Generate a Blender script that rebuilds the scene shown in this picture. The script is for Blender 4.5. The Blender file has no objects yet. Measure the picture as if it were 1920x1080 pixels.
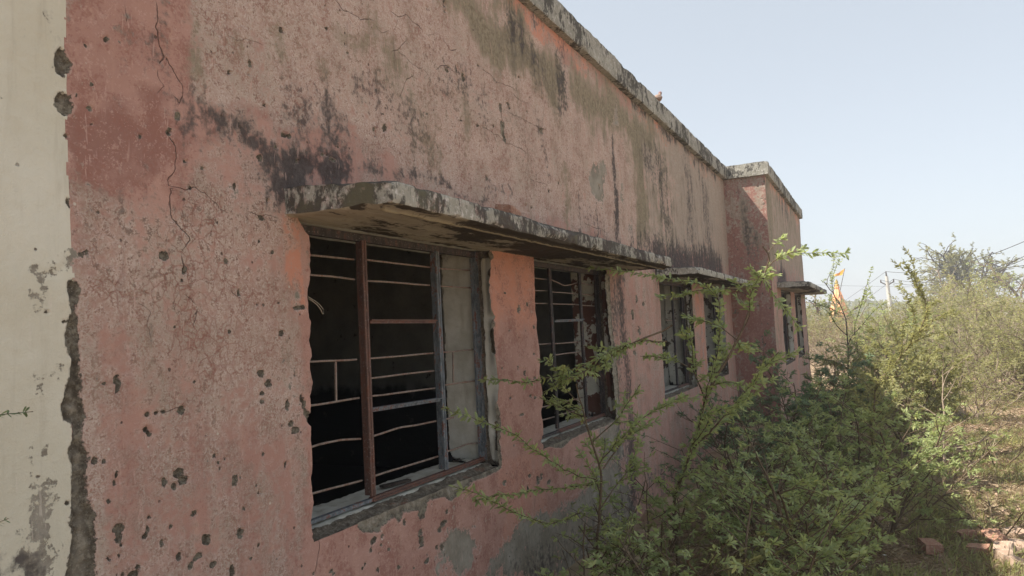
import bpy, bmesh, math, random
import numpy as np
from mathutils import Vector, Matrix

random.seed(7); RNG = np.random.default_rng(7)
S = bpy.context.scene
COL = S.collection
rad = math.radians

# ------------------------------------------------------------------ camera
CAM = np.array([0.0, -1.9466, 1.6]); FPX = 1424.6
_y, _p, _r = rad(25.4378), rad(3.3752), rad(2.8706)
F_ = np.array([math.cos(_y)*math.cos(_p), math.sin(_y)*math.cos(_p), math.sin(_p)])
R0 = np.array([math.sin(_y), -math.cos(_y), 0.0]); U0 = np.cross(R0, F_)
R_ = math.cos(_r)*R0 - math.sin(_r)*U0; U_ = math.cos(_r)*U0 + math.sin(_r)*R0
cd = bpy.data.cameras.new('camera'); cam = bpy.data.objects.new('camera', cd); COL.objects.link(cam)
cd.sensor_width = 36; cd.lens = FPX/1920*36; cd.clip_start = 0.05; cd.clip_end = 6000
cam.matrix_world = Matrix(((R_[0], U_[0], -F_[0], CAM[0]), (R_[1], U_[1], -F_[1], CAM[1]), (R_[2], U_[2], -F_[2], CAM[2]), (0, 0, 0, 1)))
S.camera = cam

# ------------------------------------------------------------------ light
W = bpy.data.worlds.new('World'); S.world = W; W.use_nodes = True
wn, wl = W.node_tree.nodes, W.node_tree.links
bg = wn['Background']; bg.inputs[1].default_value = 0.107
sky = wn.new('ShaderNodeTexSky'); sky.sky_type = 'NISHITA'; sky.sun_disc = False
SUN = np.array([-0.62, 1.0, 1.62]); SUN /= np.linalg.norm(SUN)
sky.sun_elevation = math.asin(SUN[2]); sky.sun_rotation = math.atan2(SUN[0], SUN[1])
sky.air_density = 1.0; sky.dust_density = 1.0; sky.ozone_density = 1.5; sky.altitude = 100
hs = wn.new('ShaderNodeHueSaturation'); hs.inputs['Saturation'].default_value = 0.5
wl.new(sky.outputs[0], hs.inputs['Color'])
veil = wn.new('ShaderNodeMix'); veil.data_type = 'RGBA'; veil.inputs[0].default_value = 0.55; veil.inputs[7].default_value = (3.15, 3.45, 3.70, 1)   # dust veil
wl.new(hs.outputs[0], veil.inputs[6]); wl.new(veil.outputs[2], bg.inputs[0])
sl = bpy.data.lights.new('sun', 'SUN'); sl.energy = 5.0; sl.angle = rad(0.55); sl.color = (1.0, 0.93, 0.82)
so = bpy.data.objects.new('sun', sl); COL.objects.link(so)
so.rotation_euler = Vector((-SUN[0], -SUN[1], -SUN[2])).to_track_quat('-Z', 'Y').to_euler(); so.location = (-20, 30, 50)
S.view_settings.view_transform = 'Standard'; S.view_settings.look = 'None'
S.view_settings.gamma = 1.0; S.view_settings.use_curve_mapping = False
S.view_settings.exposure = 1.0
S.cycles.max_bounces = 10; S.cycles.diffuse_bounces = 7; S.cycles.transparent_max_bounces = 8
S.cycles.use_denoising = True

# ------------------------------------------------------------------ pixel of the photograph -> point on a plane
def at(px, py, axis='y', val=0.0):
    d = F_*FPX + R_*(px-960) - U_*(py-540); i = 'xyz'.index(axis)
    return CAM + d*((val-CAM[i])/d[i])

# ------------------------------------------------------------------ numpy noise
def _h(ix, iy, iz, s):
    n = (ix.astype(np.uint32)*np.uint32(374761393) + iy.astype(np.uint32)*np.uint32(668265263) + iz.astype(np.uint32)*np.uint32(2147483647 & 1274126177) + np.uint32((s*2654435761) & 0xffffffff))
    n = (n ^ (n >> np.uint32(13)))*np.uint32(1274126177); n = n ^ (n >> np.uint32(16))
    return (n & np.uint32(0xffffff)).astype(np.float64)/0xffffff
def vn(x, y, z, s=0):
    x, y, z = np.broadcast_arrays(np.asarray(x, float), np.asarray(y, float), np.asarray(z, float))
    ix, iy, iz = np.floor(x).astype(np.int64), np.floor(y).astype(np.int64), np.floor(z).astype(np.int64)
    fx, fy, fz = x-ix, y-iy, z-iz
    fx = fx*fx*(3-2*fx); fy = fy*fy*(3-2*fy); fz = fz*fz*(3-2*fz)
    o = 0
    for a in (0, 1):
        for b in (0, 1):
            for c in (0, 1):
                o = o + _h(ix+a, iy+b, iz+c, s)*(fx if a else 1-fx)*(fy if b else 1-fy)*(fz if c else 1-fz)
    return o
def fbm(x, y, z, s=0, octv=4):
    o = 0; A = 0; a = 1.0
    for k in range(octv):
        o = o + a*vn(x*2**k, y*2**k, z*2**k, s+k*17); A += a; a *= 0.5
    return o/A
def sstep(x, a, b):
    t = np.clip((x-a)/(b-a), 0, 1); return t*t*(3-2*t)

# ------------------------------------------------------------------ object helpers
def tag(o, label=None, cat=None, group=None, kind=None):
    for k, v in (('label', label), ('category', cat), ('group', group), ('kind', kind)):
        if v: o[k] = v
    return o
def empty(name, loc=(0, 0, 0), rz=0.0):
    o = bpy.data.objects.new(name, None); COL.objects.link(o); o.location = loc; o.rotation_euler = (0, 0, rz); return o
def link(name, me, parent=None):
    o = bpy.data.objects.new(name, me); COL.objects.link(o)
    if parent:
        o.parent = parent
        o.matrix_parent_inverse = Matrix.Identity(4)
    return o
def mesh_np(name, V, Fc, mat, parent=None, smooth=False, attrs=None, fmat=None):
    """Fc: an (n,k) int array, or a list of such arrays"""
    me = bpy.data.meshes.new(name)
    V = np.asarray(V, np.float32)
    Fs = [f for f in (Fc if isinstance(Fc, list) else [Fc]) if len(f)]
    me.vertices.add(len(V)); me.vertices.foreach_set('co', V.ravel())
    li = np.concatenate([np.asarray(f, np.int32).ravel() for f in Fs])
    cnt = np.concatenate([np.full(len(f), f.shape[1], np.int32) for f in Fs])
    st = np.concatenate([[0], np.cumsum(cnt)[:-1]]).astype(np.int32)
    me.loops.add(len(li)); me.loops.foreach_set('vertex_index', li)
    me.polygons.add(len(cnt)); me.polygons.foreach_set('loop_start', st)
    try: me.polygons.foreach_set('loop_total', cnt)
    except Exception: pass
    for m in (mat if isinstance(mat, (list, tuple)) else [mat]): me.materials.append(m)
    if fmat is not None: me.polygons.foreach_set('material_index', np.asarray(fmat, np.int32))
    me.polygons.foreach_set('use_smooth', np.full(len(cnt), smooth))
    for k, a in (attrs or {}).items():
        at_ = me.attributes.new(k, 'FLOAT', 'POINT'); at_.data.foreach_set('value', np.asarray(a, np.float32).ravel())
    me.update(calc_edges=True); me.validate()
    return link(name, me, parent)
def gridf(nu, nv, flip=False):
    a = np.arange(nu*nv).reshape(nu, nv)
    q = np.stack([a[:-1, :-1], a[1:, :-1], a[1:, 1:], a[:-1, 1:]], -1).reshape(-1, 4)
    return q[:, ::-1] if flip else q

def tube_np(pts, r, sides=6, cap=True):
    P = np.asarray(pts, float); n = len(P); r = np.broadcast_to(np.asarray(r, float), (n,))
    T = np.gradient(P, axis=0); T /= np.linalg.norm(T, axis=1)[:, None]+1e-12
    up = np.array([0, 0, 1.0]) if abs(T[0][2]) < 0.9 else np.array([1.0, 0, 0])
    A = np.cross(T, up); A /= np.linalg.norm(A, axis=1)[:, None]+1e-9
    B = np.cross(T, A)
    an = np.arange(sides)*2*math.pi/sides
    V = P[:, None, :] + r[:, None, None]*(np.cos(an)[None, :, None]*A[:, None, :] + np.sin(an)[None, :, None]*B[:, None, :])
    i = np.arange(n-1)[:, None]*sides; j = np.arange(sides)[None, :]; k = (j+1) % sides
    Q = np.stack([i+j, i+k, i+sides+k, i+sides+j], -1).reshape(-1, 4)
    return V.reshape(-1, 3), Q
class MB:
    def __init__(s): s.V = []; s.Q = []; s.T = []; s.n = 0
    def add(s, V, Q, tri=False):
        V = np.asarray(V, float).reshape(-1, 3); (s.T if tri else s.Q).append(np.asarray(Q)+s.n); s.V.append(V); s.n += len(V)
    def tube(s, pts, r, sides=6):
        V, Q = tube_np(pts, r, sides); s.add(V, Q)
        c = np.arange(sides)
        if sides >= 4:
            for base, rev in ((0, False), (len(V)-sides, True)):
                ids = base+c
                for a in range(1, sides-1):
                    t = [ids[0], ids[a], ids[a+1]]; s.T.append(np.array([t[::-1] if rev else t])+s.n-len(V))
    def box(s, x0, x1, y0, y1, z0, z1, M=None):
        V = np.array([[x, y, z] for x in (x0, x1) for y in (y0, y1) for z in (z0, z1)], float)
        if M is not None: V = V@np.array(M.to_3x3()).T + np.array(M.translation)
        s.add(V, [[0, 1, 3, 2], [4, 6, 7, 5], [0, 4, 5, 1], [2, 3, 7, 6], [0, 2, 6, 4], [1, 5, 7, 3]])
    def bar(s, a, b, w, d, side=(0, 1, 0)):
        a, b = np.array(a, float), np.array(b, float); t = b-a; L = np.linalg.norm(t); t /= L
        y = np.array(side, float); y -= t*(y@t); y /= np.linalg.norm(y); x = np.cross(t, y)
        V = [p + sx*x*w/2 + sy*y*d/2 for p in (a, b) for sx in (-1, 1) for sy in (-1, 1)]
        s.add(V, [[0, 2, 3, 1], [4, 5, 7, 6], [0, 1, 5, 4], [2, 6, 7, 3], [0, 4, 6, 2], [1, 3, 7, 5]])
    def build(s, name, mat, parent=None, smooth=False):
        Fs = []
        if s.Q: Fs.append(np.concatenate(s.Q))
        if s.T: Fs.append(np.concatenate(s.T))
        return mesh_np(name, np.concatenate(s.V), Fs, mat, parent, smooth)

# ------------------------------------------------------------------ small language for shader nodes
class NT:
    def __init__(s, name):
        s.m = bpy.data.materials.new(name); s.m.use_nodes = True; s.t = s.m.node_tree; s.t.nodes.clear()
    def n(s, kind, **kw):
        x = s.t.nodes.new(kind)
        for k, v in kw.items(): setattr(x, k, v)
        return x
    def put(s, sock, v):
        if isinstance(v, X): s.t.links.new(v.s, sock)
        elif isinstance(v, (tuple, list)):
            sock.default_value = (*v, 1.0) if (len(sock.default_value) == 4 and len(v) == 3) else v
        else: sock.default_value = v
    def math(s, op, a, b=0.0, clamp=False):
        x = s.n('ShaderNodeMath', operation=op, use_clamp=clamp); s.put(x.inputs[0], a); s.put(x.inputs[1], b); return X(s, x.outputs[0])
    def pos(s):
        x = s.n('ShaderNodeTexCoord'); return X(s, x.outputs['Object'])
    def scale(s, v, k, off=(0, 0, 0)):
        x = s.n('ShaderNodeMapping'); s.put(x.inputs['Vector'], v); x.inputs['Scale'].default_value = k; x.inputs['Location'].default_value = off; return X(s, x.outputs[0])
    def rot(s, v, k, e):
        x = s.n('ShaderNodeMapping'); s.put(x.inputs['Vector'], v); x.inputs['Scale'].default_value = k; x.inputs['Rotation'].default_value = e; return X(s, x.outputs[0])
    def noise(s, v, sc=5, det=4, rough=0.55, dist=0.0):
        x = s.n('ShaderNodeTexNoise'); s.put(x.inputs['Vector'], v); x.inputs['Scale'].default_value = sc; x.inputs['Detail'].default_value = det
        x.inputs['Roughness'].default_value = rough; x.inputs['Distortion'].default_value = dist; return X(s, x.outputs[0])
    def noisec(s, v, sc=5, det=3):
        x = s.n('ShaderNodeTexNoise'); s.put(x.inputs['Vector'], v); x.inputs['Scale'].default_value = sc; x.inputs['Detail'].default_value = det; return X(s, x.outputs[1])
    def vor(s, v, sc=5, feat='DISTANCE_TO_EDGE', out=0):
        x = s.n('ShaderNodeTexVoronoi', feature=feat); s.put(x.inputs['Vector'], v); x.inputs['Scale'].default_value = sc; return X(s, x.outputs[out])
    def vadd(s, a, b, k):
        m = s.n('ShaderNodeVectorMath', operation='SCALE'); s.put(m.inputs[0], b); m.inputs['Scale'].default_value = k
        x = s.n('ShaderNodeVectorMath', operation='ADD'); s.put(x.inputs[0], a); s.t.links.new(m.outputs[0], x.inputs[1]); return X(s, x.outputs[0])
    def st(s, v, a, b):
        x = s.n('ShaderNodeMapRange', interpolation_type='SMOOTHSTEP'); s.put(x.inputs[0], v); s.put(x.inputs[1], a); s.put(x.inputs[2], b); return X(s, x.outputs[0])
    def mix(s, f, a, b, bt='MIX'):
        x = s.n('ShaderNodeMix', data_type='RGBA', blend_type=bt, clamp_factor=True)
        s.put(x.inputs[0], f); s.put(x.inputs[6], a); s.put(x.inputs[7], b); return X(s, x.outputs[2])
    def attr(s, name):
        x = s.n('ShaderNodeAttribute', attribute_name=name); return X(s, x.outputs['Fac'])
    def normal(s):
        x = s.n('ShaderNodeNewGeometry'); y = s.n('ShaderNodeSeparateXYZ'); s.t.links.new(x.outputs['True Normal'], y.inputs[0]); return [X(s, y.outputs[i]) for i in range(3)]
    def rand(s):
        x = s.n('ShaderNodeObjectInfo'); return X(s, x.outputs['Random'])
    def out(s, col, bump=None, bstr=0.3, bdist=0.01, rough=0.9, spec=0.2, metal=0.0, trans=None):
        b = s.n('ShaderNodeBsdfPrincipled'); s.put(b.inputs['Base Color'], col); s.put(b.inputs['Roughness'], rough)
        b.inputs['Specular IOR Level'].default_value = spec; b.inputs['Metallic'].default_value = metal
        if bump is not None:
            u = s.n('ShaderNodeBump'); s.put(u.inputs['Height'], bump); u.inputs['Strength'].default_value = bstr; u.inputs['Distance'].default_value = bdist
            s.t.links.new(u.outputs[0], b.inputs['Normal'])
        o = s.n('ShaderNodeOutputMaterial'); sh = b.outputs[0]
        if trans is not None:
            t = s.n('ShaderNodeBsdfTranslucent'); s.put(t.inputs[0], trans)
            m = s.n('ShaderNodeMixShader'); m.inputs[0].default_value = 0.5
            s.t.links.new(b.outputs[0], m.inputs[1]); s.t.links.new(t.outputs[0], m.inputs[2]); sh = m.outputs[0]
        s.t.links.new(sh, o.inputs[0]); return s.m
class X:
    def __init__(s, t, sock): s.t = t; s.s = sock
    def __add__(s, o): return s.t.math('ADD', s, o)
    __radd__ = __add__
    def __mul__(s, o): return s.t.math('MULTIPLY', s, o)
    __rmul__ = __mul__
    def __sub__(s, o): return s.t.math('SUBTRACT', s, o)
    def __rsub__(s, o): return s.t.math('SUBTRACT', o, s)

# ------------------------------------------------------------------ wall plaster material
def plaster(name, cream=False):
    t = NT(name); P = t.pos()
    nL = t.noise(P, 1.3, 6, 0.6); nM = t.noise(P, 6, 8, 0.62); nF = t.noise(P, 34, 6, 0.65); nG = t.noise(P, 150, 4, 0.7)
    streak = t.noise(t.scale(P, (1, 1, 0.10)), 26, 7, 0.65)
    strong = t.noise(t.scale(P, (1, 1, 0.16)), 9, 6, 0.6)
    warp = t.vadd(t.scale(P, (1, 1, .8)), t.noisec(P, 11, 4), 0.085)
    a = t.attr
    pale, wash, olive, black, cem, sal, chip, crack, red, tan = [a(k) for k in ('pale', 'wash', 'olive', 'black', 'cement', 'salmon', 'chip', 'crack', 'redwash', 'tan')]
    if cream:
        c = t.mix(t.st(nL, .35, .65), (.60, .57, .465), (.68, .655, .56))
        c = t.mix(t.st(nM, .35, .75)*0.45, c, (.54, .485, .37))
        c = t.mix(t.st(streak, .5, .75)*0.35, c, (.40, .36, .28))
        c = t.mix(t.st(nF, .6, .8)*0.3, c, (.62, .59, .50))
    else:
        c = t.mix(t.st(nL, .33, .66), (.405, .235, .192), (.47, .285, .235))
        c = t.mix(t.st(nM, .42, .70)*0.55, c, (.315, .172, .142))
        c = t.mix(t.st(t.noise(t.rot(P, (1, 1, .35), (0, .5, 0)), 14, 8, .7), .5, .72)*0.5, c, (.52, .335, .26))
        # salmon paint kept fresh under the slabs
        sc = t.mix(t.st(nM, .3, .7), (.56, .265, .185), (.52, .275, .21))
        sc = t.mix(t.st(t.noise(t.scale(P, (1, 1, .25)), 22, 6, .6), .55, .75)*.4, sc, (.58, .34, .26))
        c = t.mix(t.st(sal + (nM-.5)*.5 + (strong-.5)*.3, .35, .62), c, sc)
        # red under-wash
        c = t.mix(t.st(red + (strong-.5)*1.3 + (nF-.5)*.5, .5, .72)*.8, c, (.37, .12, .095))
        c = t.mix(t.st(wash + (nM-.5)*1.2 + (nL-.5)*.8, .30, .80)*.85, c, (.275, .145, .12))
        # pale faded skin with crackle
        pm = t.st(pale + (nM-.5)*1.5 + (nF-.5)*1.1 + (strong-.5)*.9 + (nG-.5)*.3, .26, .70)
        pc = t.mix(t.st(nF, .38, .66), (.48, .375, .315), (.64, .54, .475))
        pc = t.mix(t.st(nM, .5, .68)*.6, pc, (.43, .39, .32))
        pc = t.mix(t.st(nG, .46, .64)*.6, pc, (.38, .25, .20)); nH = t.noise(P, 78, 5, .72); pc = t.mix(t.st(nH, .52, .64)*.55, pc, (.70, .60, .54)); pc = t.mix(t.st(t.noise(P, 3.3, 7, .7)+(nF-.5)*.5, .46, .62)*.6, pc, (.40, .35, .285))
        c = t.mix(t.st(nH+(nM-.5)*1.2, .48, .64)*.7, c, (.30, .145, .115)); c = t.mix(t.st(nG+(nF-.5), .56, .68)*.5, c, (.56, .38, .32)); pc = t.mix(t.st(nG+(nF-.5)*1.3+(nM-.5)*.6, .52, .66)*.75, pc, (.30, .165, .13)); pc = t.mix(t.st(nF+(nG-.5)*.8+(nL-.5)*.8, .60, .72)*.7, pc, (.19, .145, .115)); c = t.mix(pm*.84, c, pc)
        v1 = t.vor(warp, 22); v2 = t.vor(warp, 47)
        l1 = (1-t.st(v1, 0.0, .075))*t.st(t.noise(P, 3.1, 4), .38, .56); l2 = (1-t.st(v2, 0.0, .09))*t.st(nM, .42, .6)
        c = t.mix(l1*t.st(pm, .1, .5)*t.st(a('crk')+(nL-.5)*1.6+(nM-.5)*2.0+(nF-.5)*1.2, .35, 1.2)*.62, c, (.27, .11, .082)); c = t.mix(l2*pm*t.st(a('crk'), .1, .6)*.5, c, (.33, .15, .115))
        # tan / bare fine texture
        c = t.mix(t.st(tan + (nM-.5)*1.7 + (nF-.5)*1.6 + (strong-.5)*1.2, .36, .7)*.8, c, t.mix(t.st(nF, .4, .65), (.31, .262, .21), (.425, .365, .305)))
        # algae
        oc = t.mix(t.st(nF, .35, .65), (.17, .145, .095), (.31, .265, .185))
        c = t.mix(t.st(olive + (nM-.5)*1.5 + (strong-.5)*1.5 + (nF-.5)*1.2, .16, .80)*.9, c, oc)
        # grey spots over everything
        c = t.mix(t.st(t.noise(P, 11, 5, .6), .62, .72)*.35*pm, c, (.30, .27, .225))
    # bare cement
    cc = t.mix(t.st(nM, .35, .65), (.23, .205, .165), (.335, .305, .255))
    cc = t.mix(t.st(nF, .5, .7)*.5, cc, (.18, .16, .13))
    cc = t.mix(t.st(t.noise(P, 7, 3), .6, .7)*.5, cc, (.40, .37, .32))
    cm = t.st(cem + (nF-.5)*1.5 + (nM-.5)*1.6 + (nG-.5)*.4 + (strong-.5)*.8, .42, .54)
    c = t.mix(cm, c, cc)
    rim = t.st(cem + (nF-.5)*1.5 + (nM-.5)*1.6 + (strong-.5)*.8, .30, .44)-cm
    c = t.mix(t.math('MAXIMUM', rim, 0.0)*(.0 if cream else .45), c, (.62, .47, .42))
    # black mould, creeping along the craze lines
    vb = t.vor(warp, 17)
    c = t.mix(t.st(black + (.14-vb)*.9*t.st(black, .12, .4) + (strong-.5)*1.5 + (nF-.5)*1.6 + (nM-.5)*.9, .26, .86)*.9, c, t.mix(t.st(nF, .4, .7), (.045, .04, .04), (.11, .095, .09)))
    # vertical dirt streaks
    if not cream:
        c = t.mix(t.st(streak, .56, .74)*t.st(nL+(tan+olive)*.4, .42, .7)*.55, c, (.12, .08, .075))
        c = t.mix(t.st(t.noise(t.scale(P, (1, 1, .3), (7, 0, 3)), 60, 4, .7), .62, .74)*.2, c, (.62, .47, .41))
    # scratches and flecks
    for e, o in ((.5, 0), (-.7, 5), (1.2, 9), (.1, 14), (-1.3, 21)):
        s = t.noise(t.vadd(t.rot(P, (1, 1, .12), (0, e, 0)), t.noisec(P, 4, 2), .05), 52+o, 2, .5)
        c = t.mix(t.st(s, .69, .74)*t.st(nM, .45, .56)*.42, c, (.66, .60, .52) if cream else (.64, .45, .39))
    fl = t.vor(P, 23, 'F1'); flr = t.vor(P, 23, 'F1', 1)
    sep = t.n('ShaderNodeSeparateColor'); t.t.links.new(flr.s, sep.inputs[0]); R = X(t, sep.outputs[0]); G = X(t, sep.outputs[1])
    c = t.mix((1-t.st(fl+(nF-.5)*.35, .05, .12))*t.st(R, .93, .94)*.8, c, (.60, .55, .47))
    pit = (1-t.st(fl+(nF-.5)*.5, .06, .13))*t.st(G, .955, .965)
    c = t.mix(pit*.85, c, (.10, .075, .06))
    # chips and cracks
    ch = t.st(chip + (nF-.5)*.5 + (t.noise(P, 78, 5, .72)-.5)*.9 + (nG-.5)*.3, .02, .10)
    chc = t.mix(t.st(nF, .38, .62), (.13, .113, .09), (.29, .26, .205)); chc = t.mix(t.st(nG, .55, .7)*.6, chc, (.30, .27, .22)); chc = t.mix(t.st(t.noise(P, 13, 2), .5, .62)*.7, chc, (.36, .33, .26)); nK = t.noise(P, 95, 6, .75); chc = t.mix(t.st(nK, .47, .60)*.75, chc, (.115, .095, .075)); chc = t.mix((1-t.st(t.vor(P, 120, 'F1'), .12, .22))*.6, chc, (.42, .39, .33))
    chc = t.mix(t.st(chip, .4, 1.3)*.75, chc, t.mix(t.st(nF+(nK-.5)*.8, .4, .6), (.29, .255, .20), (.45, .41, .34))); c = t.mix(ch, c, chc)
    rim = t.st(chip + (nF-.5)*.5 + (t.noise(P, 78, 5, .72)-.5)*.9, -.22, -.03) - ch
    c = t.mix(t.math('MAXIMUM', rim, 0.0)*.4, c, (.66, .60, .50) if cream else (.60, .43, .37))
    cl = 1-t.st(t.math('ABSOLUTE', a('crackd')), 0.0, crack*.0042+.0004); cl = cl*t.st(crack, .02, .2)
    c = t.mix(cl*.8, c, (.075, .05, .04))
    h = nF*.55 + nG*.4 + nM*.6 - pit*1.2 - cl*1.5 + ch*nG*1.6 + ch*nF*1.6 + ch*nK*2.6 - cm*.35
    if not cream: h = h - l1*pm*.35 + pm*nG*.5
    return t.out(c, h, .75, .006, rough=.93, spec=.12)
M_WALL = plaster('pink_plaster'); M_CREAM = plaster('cream_plaster', True)

def reveal_mat(name, kind):
    t = NT(name); P = t.pos(); a = t.attr
    nM = t.noise(P, 7, 7, .6); nF = t.noise(P, 38, 6, .65); nG = t.noise(P, 160, 3); nL = t.noise(P, 2.1, 5, .6)
    rough_, paint = a('mortar'), a('paint')
    c = t.mix(t.st(nM, .35, .65), (.55, .535, .46), (.68, .665, .60))
    c = t.mix(t.st(t.noise(t.scale(P, (1, 1, .2)), 16, 5), .5, .75)*.5, c, (.29, .25, .175))
    if kind == 'red':
        c = t.mix(t.st(nM+(nL-.5)*.7+(nF-.5)*.25, .46, .50), c, (.145, .07, .052))
        c = t.mix(t.st(nL, .5, .8)*.6, c, (.16, .14, .10))
    if kind == 'patched':
        c = t.mix(t.st(nM+(nL-.5)*.8+(nF-.5)*.3, .575, .60), c, t.mix(t.st(nF, .4, .6), (.085, .065, .05), (.17, .14, .11)))
    c = t.mix(t.st(paint+(nF-.5)*.3, .45, .55), c, (.53, .22, .155))
    mc = t.mix(t.st(nF, .35, .65), (.135, .11, .085), (.27, .235, .185))
    mc = t.mix(t.st(nM, .58, .63)*.7, mc, (.26, .12, .08))
    nK = t.noise(P, 95, 6, .75); mc = t.mix(t.st(nK, .47, .60)*.7, mc, (.10, .08, .06)); mc = t.mix((1-t.st(t.vor(P, 110, 'F1'), .12, .24))*.6, mc, (.44, .41, .35))
    mm = t.st(rough_+(nF-.5)*.5+(nM-.5)*.8, .44, .52)
    c = t.mix(mm, c, mc)
    c = t.mix(t.st(a('darken')+(nM-.5)*.8+(nF-.5)*.5, .4, .8)*.85, c, (.05, .045, .038))  # near-black blend where the mask is high, broken up by noise
    return t.out(c, nF*.6+nG*.25+nM*.8-mm*.8+mm*nF*1.5+mm*nK*2.5, .7, .006, rough=.93, spec=.1)
M_REV = reveal_mat('reveal_plaster', 'plain'); M_REVR = reveal_mat('reveal_red', 'red'); M_REVP = reveal_mat('reveal_patched', 'patched')

def concrete(name, light, rosy=0.0, dark=.5, off=0.0):
    t = NT(name); P = t.pos(); nx, ny, nz = t.normal()
    nM = t.noise(P, 8, 7, .62); nF = t.noise(P, 40, 7, .68); nL = t.noise(P, 1.7, 5); nG = t.noise(P, 140, 3)
    st_ = t.noise(t.scale(P, (1, 1, .5)), 38, 8, .72, .4)*.75 + nM*.25
    sx = t.n('ShaderNodeSeparateXYZ'); t.t.links.new(P.s, sx.inputs[0]); XP_ = X(t, sx.outputs[0])
    c = t.mix(t.st(nM, .35, .65), (.28*light, .268*light, .228*light), (.43*light, .415*light, .36*light))
    if rosy: c = t.mix(t.st(nM+(nF-.5)*.6, .48, .62)*rosy, c, (.34, .215, .185))
    c = t.mix(t.st(nF, .52, .66)*.75, c, (.58*light, .55*light, .52*light))
    c = t.mix(t.st(st_+(nL-.5)*dark*1.6+(nM-.5)*.7+(t.st(XP_, 2.4, 3.4)*.10 if rosy else 0.0), .47+off, .60+off)*.9, c, (.055, .05, .045))
    c = t.mix(t.st(nM+(nL-.5), .62, .8)*.5, c, (.17, .165, .10))
    top = t.st(nz, .6, .8); c = t.mix(top*t.st(nF+.2, .3, .6)*.8, c, (.07, .063, .055))
    return t.out(c, nF*.8+nG*.3+nM*.7+st_*.5, .8, .008, rough=.95, spec=.1)
M_COPE = concrete('coping_concrete', .95, 0, .5, -.015); M_SLAB = concrete('slab_concrete', 1.12, .9, .25, .02); M_SLAB2 = concrete('slab_concrete_pale', 1.2, 0, .0)
def soffit():
    t = NT('soffit'); P = t.pos(); Q = t.scale(P, (.55, 1.6, 1))
    nM = t.noise(Q, 5, 8, .66, .6); nF = t.noise(P, 30, 6, .65); nL = t.noise(Q, 1.6, 4, .5)
    c = t.mix(t.st(nM, .35, .65), (.34, .30, .235), (.47, .425, .345))
    c = t.mix(t.st(nF, .55, .7)*.4, c, (.42, .36, .25))
    c = t.mix(t.st(nM+(nL-.5)*1.9+(nF-.5)*.35, .42, .54)*.93, c, (.045, .036, .028))
    c = t.mix(t.st(t.attr('rib')+(nF-.5)*.8, .5, .62)*.6, c, (.46, .40, .28))
    return t.out(c, nM*.7+nF*.6, .7, .008, rough=.95, spec=.1)
M_SOF = soffit()
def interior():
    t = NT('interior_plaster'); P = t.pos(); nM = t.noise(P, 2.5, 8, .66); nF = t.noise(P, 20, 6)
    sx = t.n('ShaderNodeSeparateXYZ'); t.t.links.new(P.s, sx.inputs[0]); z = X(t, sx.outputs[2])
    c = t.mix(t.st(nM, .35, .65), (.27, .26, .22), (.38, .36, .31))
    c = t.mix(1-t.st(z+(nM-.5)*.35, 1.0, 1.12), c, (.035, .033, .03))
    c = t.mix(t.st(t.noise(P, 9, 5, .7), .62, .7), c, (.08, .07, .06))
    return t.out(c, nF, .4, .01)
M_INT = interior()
def metal(name, a, b, rustf, w=.5):
    t = NT(name); P = t.pos(); n = t.noise(t.scale(P, (1, 1, .4)), 30, 6, .65); f = t.noise(P, 120, 4)
    c = t.mix(t.st(n, .35, .6), a, b); c = t.mix(t.st(n+(f-.5)*.5, w, w+.08)*rustf, c, (.15, .052, .03)); c = t.mix(t.st(f, .58, .68)*.6, c, (.33, .31, .28))
    return t.out(c, n+f*.6, .5, .002, rough=.7, spec=.35)
M_STEEL = metal('peeling_steel', (.075, .085, .095), (.20, .235, .26), .9, .52)
M_RUST = metal('rusty_steel', (.095, .052, .042), (.16, .095, .075), .7, .5)
M_RUSTD = metal('dark_steel', (.035, .03, .03), (.075, .065, .065), .5, .55)
M_BAR = metal('rusty_bar', (.18, .13, .105), (.36, .30, .255), .7, .5)

# ------------------------------------------------------------------ feature data of the front wall (photo measurements)
def W2(p, y=0.0):
    q = at(p[0], p[1], 'y', y); return q[0], q[2]
def polyd(PX, PZ, pts, closed):
    d = np.full(PX.shape, 1e9); n = len(pts); inside = np.zeros(PX.shape, bool)
    for i in range(n if closed else n-1):
        x0, z0 = pts[i]; x1, z1 = pts[(i+1) % n]
        ex, ez = x1-x0, z1-z0; L = ex*ex+ez*ez+1e-12
        tt = np.clip(((PX-x0)*ex+(PZ-z0)*ez)/L, 0, 1)
        d = np.minimum(d, np.hypot(PX-x0-tt*ex, PZ-z0-tt*ez))
        if closed:
            c = ((z0 > PZ) != (z1 > PZ)); inside ^= c & (PX < (x1-x0)*(PZ-z0)/(z1-z0+1e-12)+x0)
    return np.where(inside, d, -d) if closed else d

CHIPS = []   # (cx, cy, rx, ry) in photo pixels
for s in "400,146,12,13;320,168,9,9;346,315,9,9;344,412,11,15;291,358,5,9;255,508,6,9;257,770,8,34;297,957,13,13;319,945,8,8;611,957,17,20;693,605,6,6;758,634,8,10;527,510,6,7;938,235,7,15;859,272,7,11;930,277,5,9;995,397,6,7;976,590,11,14;1070,506,14,9;1090,510,8,9;1037,548,6,7;1120,605,8,12;1250,598,11,9;1210,578,7,6;1225,105,6,7;848,980,8,11;1022,945,7,8;978,820,17,12;714,703,6,9;970,905,6,5;691,1010,9,17;680,1048,6,6;1005,750,6,9;1060,110,9,10;1270,552,6,8;930,505,5,5;352,465,5,5;633,500,14,17;665,445,15,22;880,700,7,20;452,160,5,5".split(';'):
    a_ = [float(k) for k in s.split(',')]; CHIPS.append((a_[0]/2, a_[1]/2, a_[2]/2, a_[3]/2))
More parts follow.
